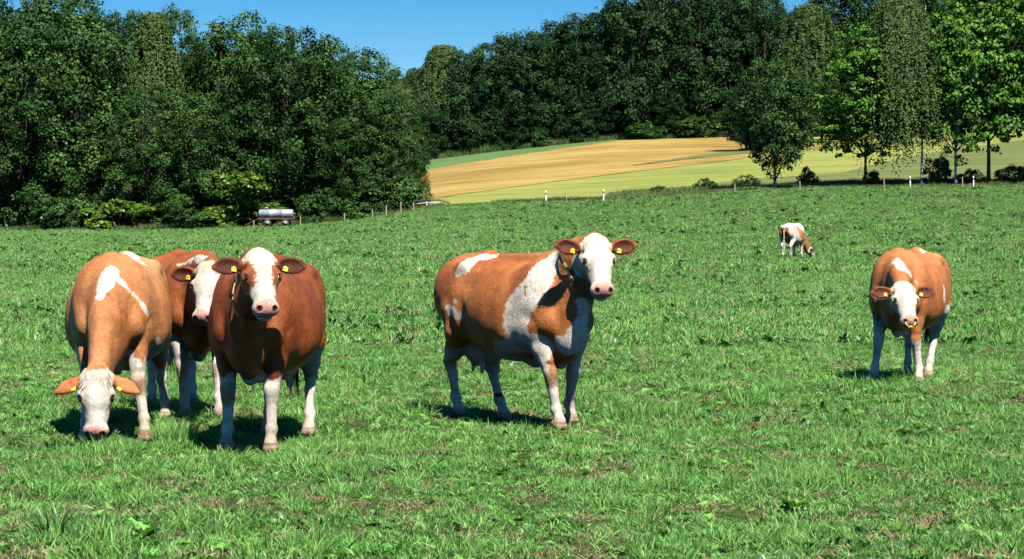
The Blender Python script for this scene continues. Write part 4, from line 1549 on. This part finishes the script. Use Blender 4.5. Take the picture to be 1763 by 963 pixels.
# left wood edge: (column, distance, top row, width, kind)
gl = 'broadleaved trees of the left wood'
left = [(-70, 214, -30, 260, 'oak', 'dark oak cut off by the left edge of the picture'),
        (35, 206, 30, 215, 'oak', 'wide dark green tree at the far left standing in front of the others'),
        (132, 210, -4, 230, 'oak', 'tallest rounded dark green tree of the left wood'),
        (205, 216, 14, 190, 'oak', 'tree with dark top just right of the tallest left tree'),
        (262, 214, 22, 115, 'birch', 'olive coloured weeping birch top between dark trees of the left wood'),
        (300, 219, 18, 135, 'oak', 'narrow dark crown standing out against the sky between two gaps'),
        (372, 216, 66, 130, 'oak', 'lower tree in the dip of the left skyline'),
        (420, 210, 30, 190, 'oak', 'broad high tree behind the water tank'),
        (497, 208, 40, 190, 'oak', 'broad tree above and right of the water tank'),
        (565, 211, 76, 170, 'oak', 'tree with flat shoulder where the left skyline starts to fall'),
        (618, 208, 90, 150, 'oak', 'tree next to last on the falling right flank of the left wood'),
        (668, 207, 150, 125, 'oak', 'low rounded tree near the right end of the left wood'),
        (700, 206, 215, 85, 'oak', 'smallest last tree at the right end of the left wood'),
        (90, 226, -12, 200, 'oak', 'dark tree rising behind the far left crowns'),
        (250, 206, 150, 150, 'oak', 'lower dark tree in front of the olive birch'),
        (345, 206, 165, 150, 'oak', 'lower dark tree left of the water tank'),
        (600, 205.5, 205, 130, 'oak', 'low bushy tree in front of the falling skyline')]
for (u, Y, t, w, kd, lab) in left:
    plant('oak_tree' if kd == 'oak' else 'birch_tree', lab, 'tree', kd, u, Y, t, w * 1.12, gl, var=1 if kd == 'birch' else None)
# shrubs at the foot of the left wood
sh = [(60, 203, 318, 110, 'shrub', 'grey green shrub low at the far left corner of the wood'),
      (135, 203, 330, 90, 'shrub', 'dark shrub between the far left corner and the yellow green bush'),
      (205, 202.6, 318, 115, 'lime_shrub', 'yellow green layered bush at the left foot of the wood'),
      (300, 202.4, 345, 95, 'shrub', 'low dark green shrub between the two yellow green bushes'),
      (415, 203, 288, 125, 'lime_shrub', 'tall yellow green bush rising behind the water tank'),
      (368, 202.4, 335, 75, 'lime_shrub', 'smaller yellow green bush just left of the water tank'),
      (478, 204, 345, 55, 'lime_shrub', 'small bright bush showing right above the water tank'),
      (452, 207, 330, 90, 'shrub', 'dark shrub hidden behind the tank and the yellow green bush'),
      (520, 207, 335, 90, 'shrub', 'dark shrub in the shade right behind the water tank'),
      (250, 206, 335, 90, 'shrub', 'dark shrub in the shade behind the low shrubs at left'),
      (170, 207, 330, 90, 'shrub', 'dark shrub in the shade behind the left yellow green bush'),
      (560, 203, 325, 95, 'shrub', 'dark shrub right of the water tank'),
      (625, 203.5, 318, 95, 'shrub', 'leafy green shrub by the falling fence line'),
      (690, 203, 300, 90, 'shrub', 'dense shrub at the right corner of the left wood')]
for (u, Y, t, w, kd, lab) in sh:
    w = w * 1.3
    plant('shrub', lab, 'shrub', kd, u, Y, t, w, 'shrubs at the foot of the left wood')

# far wood on the hill
gw = 'dark trees of the far hill wood'
farw = [(722, 396, 118, 95, 'birch', 'grey green birch at the left end of the hill wood'), (762, 394, 78, 100, 'birch', 'taller grey birch with thin top against the sky'),
        (800, 392, 92, 110, 'wood', 'dark tree right of the grey birches'), (848, 394, 62, 120, 'wood', 'first high dark crown of the hill skyline'),
        (900, 392, 58, 120, 'wood', 'dark crown left of the middle of the hill skyline'), (948, 396, 42, 120, 'wood', 'dark crown in the rising middle of the hill skyline'),
        (992, 393, 32, 125, 'wood', 'dark crown just below the step of the hill skyline'), (1040, 396, 8, 130, 'wood', 'dark crown at the step of the hill skyline'),
        (1092, 393, -30, 140, 'wood', 'tall dark tree where the hill wood leaves the picture top'), (1150, 396, -40, 140, 'wood', 'tall dark tree left of the gap with sky specks'),
        (1205, 394, -30, 130, 'wood', 'tall dark tree with sky specks between its branches'), (1262, 396, -40, 130, 'wood', 'tall dark tree left of the hanging birch'),
        (1318, 393, -22, 110, 'wood', 'dark tree beside the small gap of blue sky'), (1392, 372, 8, 125, 'birch', 'pale hanging birch right of the small gap of blue sky'),
        (1440, 394, -25, 150, 'wood', 'dark tree behind the pale hanging birch'), (1500, 396, -50, 150, 'wood', 'dark tree behind the bright maple crowns'),
        (1565, 393, -40, 150, 'wood', 'dark tree behind the weeping birch of the roadside'), (1630, 396, -50, 160, 'wood', 'dark tree behind the white stemmed maple'),
        (1700, 394, -50, 160, 'wood', 'dark tree behind the rightmost roadside maple'), (1765, 396, -60, 160, 'wood', 'dark tree at the right edge of the hill wood'),
        (1830, 396, -60, 160, 'wood', 'dark tree just outside the right edge of the picture')]
for (u, Y, t, w, kd, lab) in farw:
    plant('forest_tree' if kd == 'wood' else 'birch_tree', lab, 'tree', kd, u, Y, t, w * 1.05, gw, var=1 if kd == 'birch' else None)
lowf = [(745, 203), (790, 208), (835, 190), (880, 196), (925, 186), (965, 178), (1005, 182), (1050, 170), (1100, 178), (1150, 175), (1300, 168), (1350, 168), (1410, 165), (1470, 160), (1530, 160), (1590, 150), (1650, 145), (1710, 140), (1765, 140)]
for k, (u, t) in enumerate(lowf):
    plant('forest_tree', 'low dark understorey tree at the edge of the hill wood', 'tree', 'wood', u, 390.5 + (k % 3) * .8, t - 22, 78, 'understorey trees along the hill wood edge')
for (u, t, w, lab) in ((1120, 203, 90, 'rounded green bush at the left start of the bushes along the wheat'), (1185, 196, 95, 'second rounded bush above the wheat field'),
                       (1235, 188, 110, 'largest rounded green bush above the wheat field'), (935, 222, 55, 'small grey green bush at the top of the clover field'), (985, 232, 40, 'tiny bush above the green strip')):
    plant('shrub', lab, 'shrub', 'shrub', u, 388.5, t, w, 'bushes along the edge of the hill wood')

for k, (u, row, t, w, lab) in enumerate(((1285, 262, 150, 95, 'dark bushy tree at the right end of the wheat field'), (1330, 258, 160, 90, 'dark bushy tree hidden right behind the round young tree'),
                                         (1375, 252, 150, 95, 'dark bushy tree in the gap right of the round young tree'), (1415, 247, 140, 95, 'dark bushy tree showing left of the dark trunked maple crown'),
                                         (1455, 242, 135, 95, 'dark bushy tree behind the left half of the dark trunked maple'), (1500, 237, 130, 100, 'dark bushy tree behind the dark trunked maple and the birch'))):
    plant('forest_tree', lab, 'tree', 'wood', u, inv_row(u, row) + 2.5, t, w, 'forward trees of the hill wood')

# second row of trees to close the wood behind
for k in range(22):
    u = 740 + k * 50
    sk = np.interp(u, [720, 800, 900, 1000, 1060, 1100, 1330, 1365, 1400, 1900], [150, 105, 70, 50, 20, -10, -20, 60, 40, -40])
    plant('forest_tree', 'dark tree deep inside the hill wood', 'tree', 'wood', u, 408 + 6 * (k % 2), sk + 12, 110, 'trees deep inside the hill wood')
for k in range(12):
    u = -60 + k * 62
    sk = np.interp(u, [0, 150, 240, 345, 420, 520, 620, 690, 740], [20, 20, 60, 95, 60, 75, 120, 210, 290])
    plant('oak_tree', 'dark tree deep inside the left wood', 'tree', 'oak', u, 224 + 5 * (k % 2), sk + 12, 130, 'trees deep inside the left wood')

# roadside trees on the right
plant('oak_tree', 'round young tree with forked pale trunk standing left of the roadside row', 'tree', 'young_oak', 1334, 203, 108, 158)
plant('maple_tree', 'dark trunked tree with bright leafy left side in the roadside row', 'tree', 'maple', 1490, 203.6, 42, 170, 'roadside maples', 0)
plant('birch_tree', 'weeping birch hanging over the roadside between two maples', 'tree', 'birch', 1587, 203.2, -8, 165, None, 0, rz=0.0)
plant('maple_tree', 'bright green maple on a thin pale stem near the right edge', 'tree', 'maple', 1645, 203.2, 8, 160, 'roadside maples', 1)
plant('maple_tree', 'tall bright maple on a dark trunk, rightmost of the roadside row', 'tree', 'maple', 1702, 205, -60, 225, 'roadside maples', 0)
plant('maple_tree', 'maple cut off by the right edge of the picture', 'tree', 'maple', 1790, 204.5, -30, 150, 'roadside maples', 1)
for (u, Y, t, w, lab) in ((1615, 204, 262, 70, 'leafy bush between the birch stem and the pale maple stem'), (1390, 212, 286, 38, 'small dark bush on the bank right of the round tree'),
                          (1500, 206, 290, 45, 'bush at the foot of the dark trunked tree'), (1670, 205, 290, 70, 'low bush beside the right delineator post'), (1735, 206, 280, 90, 'dark bush at the right edge of the bank'),
                          (1215, 212, 306, 42, 'low weedy bush on the bank at the middle right'), (1130, 209, 318, 45, 'low reedy bush above the meadow edge'), (1285, 213, 300, 44, 'low scrub left of the round tree')):
    plant('shrub', lab, 'shrub', 'shrub', u, Y, t, w, 'bushes on the bank behind the meadow')

# rough grass along the bank and the foot of the woods
def strip_scatter(name, label, n, ufun, Yfun, size, pr):
    u = ufun(n); Yv = Yfun(n)
    x = U2X(u, Yv)
    z = ground(x, Yv)
    idx = RNG.choice(len(pr), n, p=pr)
    s = size * RNG.uniform(.6, 1.5, n) * (0.5 + fbm(np.column_stack([x, Yv]), .25, 77, 2))
    rot = np.column_stack([np.zeros(n), np.zeros(n), RNG.random(n) * 6.28])
    o = scatter(name, np.column_stack([x, Yv, z]), rot, np.column_stack([s, s, s * RNG.uniform(.7, 1.3, n)]), idx, c_verge)
    tag(o, label, 'grass', kind='stuff')


verge = [mk(blades(40, .5, .04, .35, .6, 90 + s, seg=2), M['verge_grass']) for s in range(3)]
verge += [mk(blades(30, .55, .05, .35, .5, 95 + s, seg=2), M['grass_dark']) for s in range(2)]
verge += [mk(blades(26, .45, .03, .3, .7, 98, seg=2), M['dry'])]
c_verge = proto_collection('verge_tuft', verge)
strip_scatter('rough_grass', 'rough tall grass and weeds along the meadow edge and the bank', 4200, lambda n: 1850 - 1000 * RNG.random(n) ** .75, lambda n: 200.6 + 3.0 * RNG.random(n) ** 1.5, .65, [.24, .22, .20, .04, .04, .26])
strip_scatter('rough_grass', 'rough grass strip between the bank and the hay meadow', 4200, lambda n: 1850 - 800 * RNG.random(n) ** 1.2, lambda n: RNG.uniform(206, 215, n), .8, [.22, .22, .16, .15, .10, .15])
strip_scatter('rough_grass', 'rough grass at the foot of the left wood', 3600, lambda n: RNG.uniform(-60, 760, n), lambda n: RNG.uniform(200.5, 203.5, n), .8, [.25, .25, .2, .15, .10, .05])
strip_scatter('rough_grass', 'rough grass at the foot of the hill wood', 3000, lambda n: RNG.uniform(720, 1850, n), lambda n: RNG.uniform(387.5, 391, n), 1.6, [.2, .2, .15, .25, .15, .05])

# ------------------------------------------------------------------ posts
def ground_at(u, Y):
    x = U2X(u, Y)
    return x, Y, gz(x, Y)


gf = 'thin wooden fence posts along the meadow edge'
pm = None
posts = [(9, 199.5, 1.2, 'thin dark fence post in the bright gap at the far left'),
         (437, 199, 1.0, 'fence post just left of the trailer drawbar'),
         (517, 198.5, 1.15, 'pale fence post right of the water tank trailer'),
         (593, 198.5, 1.1, 'pale fence post second from the water tank trailer'),
         (641, 198.5, 1.1, 'fence post third from the water tank trailer'),
         (665, 198.5, 1.35, 'taller pale fence post before the wood corner'),
         (690, 198.5, 1.5, 'leaning pale fence post under the wood corner'),
         (712, 199, 1.2, 'fence post close to the left end of the railing'),
         (975, 199.5, 1.3, 'thin fence post between the two left delineators'),
         (1265, 198.5, 1.1, 'thin fence post left of the round young tree'),
         (1377, 198.0, 1.1, 'pale fence post right of the round young tree'),
         (1522, 198.0, 1.2, 'fence post left of the right pair of delineators'),
         (1657, 197.5, 1.35, 'yellowish fence post between the right pair of delineators')]
for k, (u, Y, hh, lab) in enumerate(posts):
    x, y, z = ground_at(u, Y)
    mb = MB()
    r = random.Random(k)
    hh *= .7
    mb.tube([(0, 0, -.2), (.01, 0, hh * .5), (r.uniform(-.03, .03), 0, hh)], [.055, .05, .045], 8)
    mb.lathe([(.045, 0), (.030, .02), (.004, .035)], (0, 0, hh - .002), 'z', 8)
    o = mb.build('fence_post', M['post_wood'] if u > 20 else M['bark'])
    o.location = (x, y, z)
    tag(o, lab, 'fence post', gf)

gd = 'white roadside delineator posts'
for u, Y, lab in ((940, 199.8, 'white delineator post leftmost of the four'), (1039, 199.8, 'white delineator post second from the left'),
                  (1567, 199.0, 'white delineator post beside the birch stem'), (1676, 198.8, 'white delineator post rightmost of the four')):
    x, y, z = ground_at(u, Y)
    root = empty('delineator_post', (x, y, z))
    tag(root, lab, 'road post', gd)

    def prism(z0, z1, gr=0.0, slope=0.0):
        w, d = .075 + gr, .060 + gr
        ring = [(-w, d), (w, d), (w * .55, -d), (-w * .55, -d)]
        mb = MB()
        mb.add([(a, b, z0) for a, b in ring] + [(a, b, z1 + (slope if b < 0 else 0)) for a, b in ring],
               [(0, 1, 2, 3), (7, 6, 5, 4), (0, 4, 5, 1), (1, 5, 6, 2), (2, 6, 7, 3), (3, 7, 4, 0)])
        return mb
    prism(-.1, .98, 0, -.07).build('post', M['white_plastic'], root)
    prism(.62, .82, .004).build('black_band', M['black_plastic'], root)
    mb = MB(); mb.box((0, -.068, .72), (.05, .008, .14)); mb.build('reflector', M['reflector'], root)

# railing beside the culvert
x0, y0, z0_ = ground_at(756, 201.5)
zr = CAMZ + (HY - 356) / F * 201.5
root = empty('bridge_railing', (x0, y0, zr))
tag(root, 'low pale railing with dark top rail at the corner of the left wood', 'railing')
for u in (735, 753, 757, 774):
    x = U2X(u, 201.5) - x0
    hh = .62 if u < 760 else .34
    mb = MB(); mb.box((x, 0, hh / 2 - .2), (.09, .09, hh + .4), None, .01); mb.build('railing_post', M['white_plastic'], root)
mb = MB(); mb.tube([(U2X(712, 201.5) - x0, 0, .50), (U2X(737, 201.5) - x0, -.06, .60), (U2X(757, 201.5) - x0, -.06, .62), (U2X(775, 201.5) - x0, -.06, .34)], .062, 8)
mb.build('top_rail', M['black_plastic'], root)
mb = MB(); mb.tube([(U2X(718, 201.5) - x0, 0, .26), (U2X(735, 201.5) - x0, -.06, .36), (U2X(757, 201.5) - x0, -.06, .38)], .022, 8)
mb.build('middle_rail', M['white_plastic'], root)

# ------------------------------------------------------------------ water tank trailer
x, y, z = ground_at(475, 199.2)
z = CAMZ + (HY - 391.5) / F * 199.2
root = empty('tank_trailer', (x, y, z), math.radians(-4))
tag(root, 'grey galvanised water tank on a rusty four wheeled farm trailer at the wood edge', 'trailer')
mb = MB()
prof = [(.02, -1.62)] + [(.40 * math.sin(t), -1.47 - .15 * math.cos(t)) for t in np.linspace(.3, math.pi / 2, 5)] + [(.40, -.62), (.42, -.60), (.42, -.56), (.40, -.54), (.40, .55), (.42, .57), (.42, .61), (.40, .63), (.40, 1.45)] + [(.40 * math.cos(t), 1.45 + .14 * math.sin(t)) for t in np.linspace(.3, 1.5, 5)]
mb.lathe(prof, (0.03, 0, 1.22), 'x', 28)
tank = mb.build('tank', M['galv'], root, True)
mb = MB(); mb.lathe([(.17, 0), (.17, .14), (.19, .145), (.19, .17), (.10, .21), (.02, .22)], (-.85, 0, 1.585), 'z', 16); mb.build('hatch', M['galv'], tank, True)
mb = MB(); mb.tube([(.5, 0, 1.6), (.5, 0, 1.74), (.6, 0, 1.78)], .025, 8); mb.build('vent_pipe', M['galv'], tank, True)
mb = MB()
for s in (-.33, .33): mb.box((.05, s, .78), (3.25, .09, .13), None, .01)
for xx in (-1.5, -.75, 0, .75, 1.6): mb.box((xx, 0, .775), (.08, .57, .10), None, .005)
mb.build('frame', M['rust'], root)
for xx in (-1.0, 0.0, 1.0):
    mb = MB()
    ring = [(.43 * math.sin(t), 1.22 - .43 * math.cos(t)) for t in np.linspace(-1.1, 1.1, 9)]
    V_ = [(xx - .05, a, b) for a, b in ring] + [(xx + .05, a, b) for a, b in ring]
    V_ += [(xx - .05, .40, .845), (xx - .05, -.40, .845), (xx + .05, .40, .845), (xx + .05, -.40, .845)]
    fs = [tuple(range(9)) + (18, 19)[:2], tuple(reversed(range(9, 18))) + (21, 20)]
    fs += [(i, i + 9, i + 10, i + 1) for i in range(8)]
    mb.add(V_, fs)
    mb.build('cradle', M['rust'], root)
mb = MB()
mb.tube([(-1.55, .25, .72), (-2.0, .05, .55), (-2.75, 0, .22)], [.045, .045, .04], 8)
mb.tube([(-1.55, -.25, .72), (-2.0, -.05, .55), (-2.74, -.01, .22)], [.045, .045, .04], 8)
db = mb.build('drawbar', M['rust'], root)
mb = MB(); mb.tube([(-2.75 + .07 * math.cos(t), .07 * math.sin(t), .22) for t in np.linspace(0, 6.283, 13)], .018, 6, False); mb.build('hitch_ring', M['rust'], db)
mb = MB(); mb.tube([(-2.45, 0, .30), (-2.45, 0, -.02)], .03, 8); mb.box((-2.45, 0, -.02), (.14, .14, .02)); mb.build('jack_stand', M['rust'], db)
for xx in (-.68, .95):
    mb = MB(); mb.tube([(xx, -.52, .36), (xx, .52, .36)], .04, 8); mb.box((xx, 0, .54), (.12, .5, .36)); mb.build('axle', M['rust'], root)
    for s in (-1, 1):
        w = empty('wheel', (xx, .58 * s, .36), 0, root)
        mb = MB(); mb.lathe([(.20, -.09), (.31, -.10), (.355, -.07), (.36, 0), (.355, .07), (.31, .10), (.20, .09)], (0, 0, 0), 'y', 22); mb.build('tyre', M['tyre'], w, True)
        mb = MB(); mb.lathe([(.03, s * .02), (.07, s * .07), (.10, s * .05), (.17, s * .04), (.215, s * .095), (.225, s * .10)], (0, 0, 0), 'y', 18); mb.build('rim', M['rim'], w, True)
mb = MB(); mb.tube([(1.6, -.2, .95), (1.72, -.2, .9), (1.74, -.2, .7)], .04, 8); mb.lathe([(.07, 0), (.07, .05)], (1.74, -.2, .62), 'z', 12); mb.build('outlet_valve', M['rust'], root, True)

# ------------------------------------------------------------------ weeds and clumps in the foreground
def clump(name, label, cat, px, Y, vft_parts):
    x = U2X(px, Y)
    root = empty(name, (x, Y, gz(x, Y)))
    tag(root, label, cat)
    for nm, vft, mat in vft_parts:
        V, Fs, T = vft
        link(nm, np_mesh(nm, V, Fs, T), mat, root)


clump('grass_clump', 'taller fresh green grass clump between the two front left cows', 'grass clump', 300, 16.9, [('blades', blades(420, .22, .007, .17, .55, 900, .45, .95), M['grass'])])
clump('dock_plant', 'broad leaved dark dock plant right of centre on the lower meadow', 'weed', 1573, 17.1, [('leaves', rosette(14, .20, .085, 901, .55), M['grass_dark'])])
clump('dock_plant', 'pale broad leaved weed near the bottom right of centre', 'weed', 1362, 12.7, [('leaves', rosette(11, .13, .06, 902, .9), M['grass'])])
clump('dock_plant', 'broad leaved weed near the bottom left edge', 'weed', 250, 11.55, [('leaves', rosette(9, .12, .065, 903, 1.0), M['grass'])])
clump('grass_clump', 'clump of long dark grass stalks at the bottom left', 'grass clump', 95, 11.6, [('blades', blades(60, .26, .009, .10, .8, 904, .2, .7), M['grass_dark'])])
clump('grass_clump', 'long fine grass clump near the bottom right corner', 'grass clump', 1735, 12.1, [('blades', blades(160, .16, .005, .14, .8, 905, .3, .8), M['grass'])])
clump('grass_clump', 'spiky green grass clump right of the middle cow', 'grass clump', 1110, 18.9, [('blades', blades(260, .20, .008, .32, .8, 906, .3, .8), M['grass'])])
clump('grass_clump', 'flattened long grass clump below the middle cow', 'grass clump', 1140, 13.9, [('blades', blades(220, .13, .007, .22, .9, 907, .4, .9), M['grass'])])
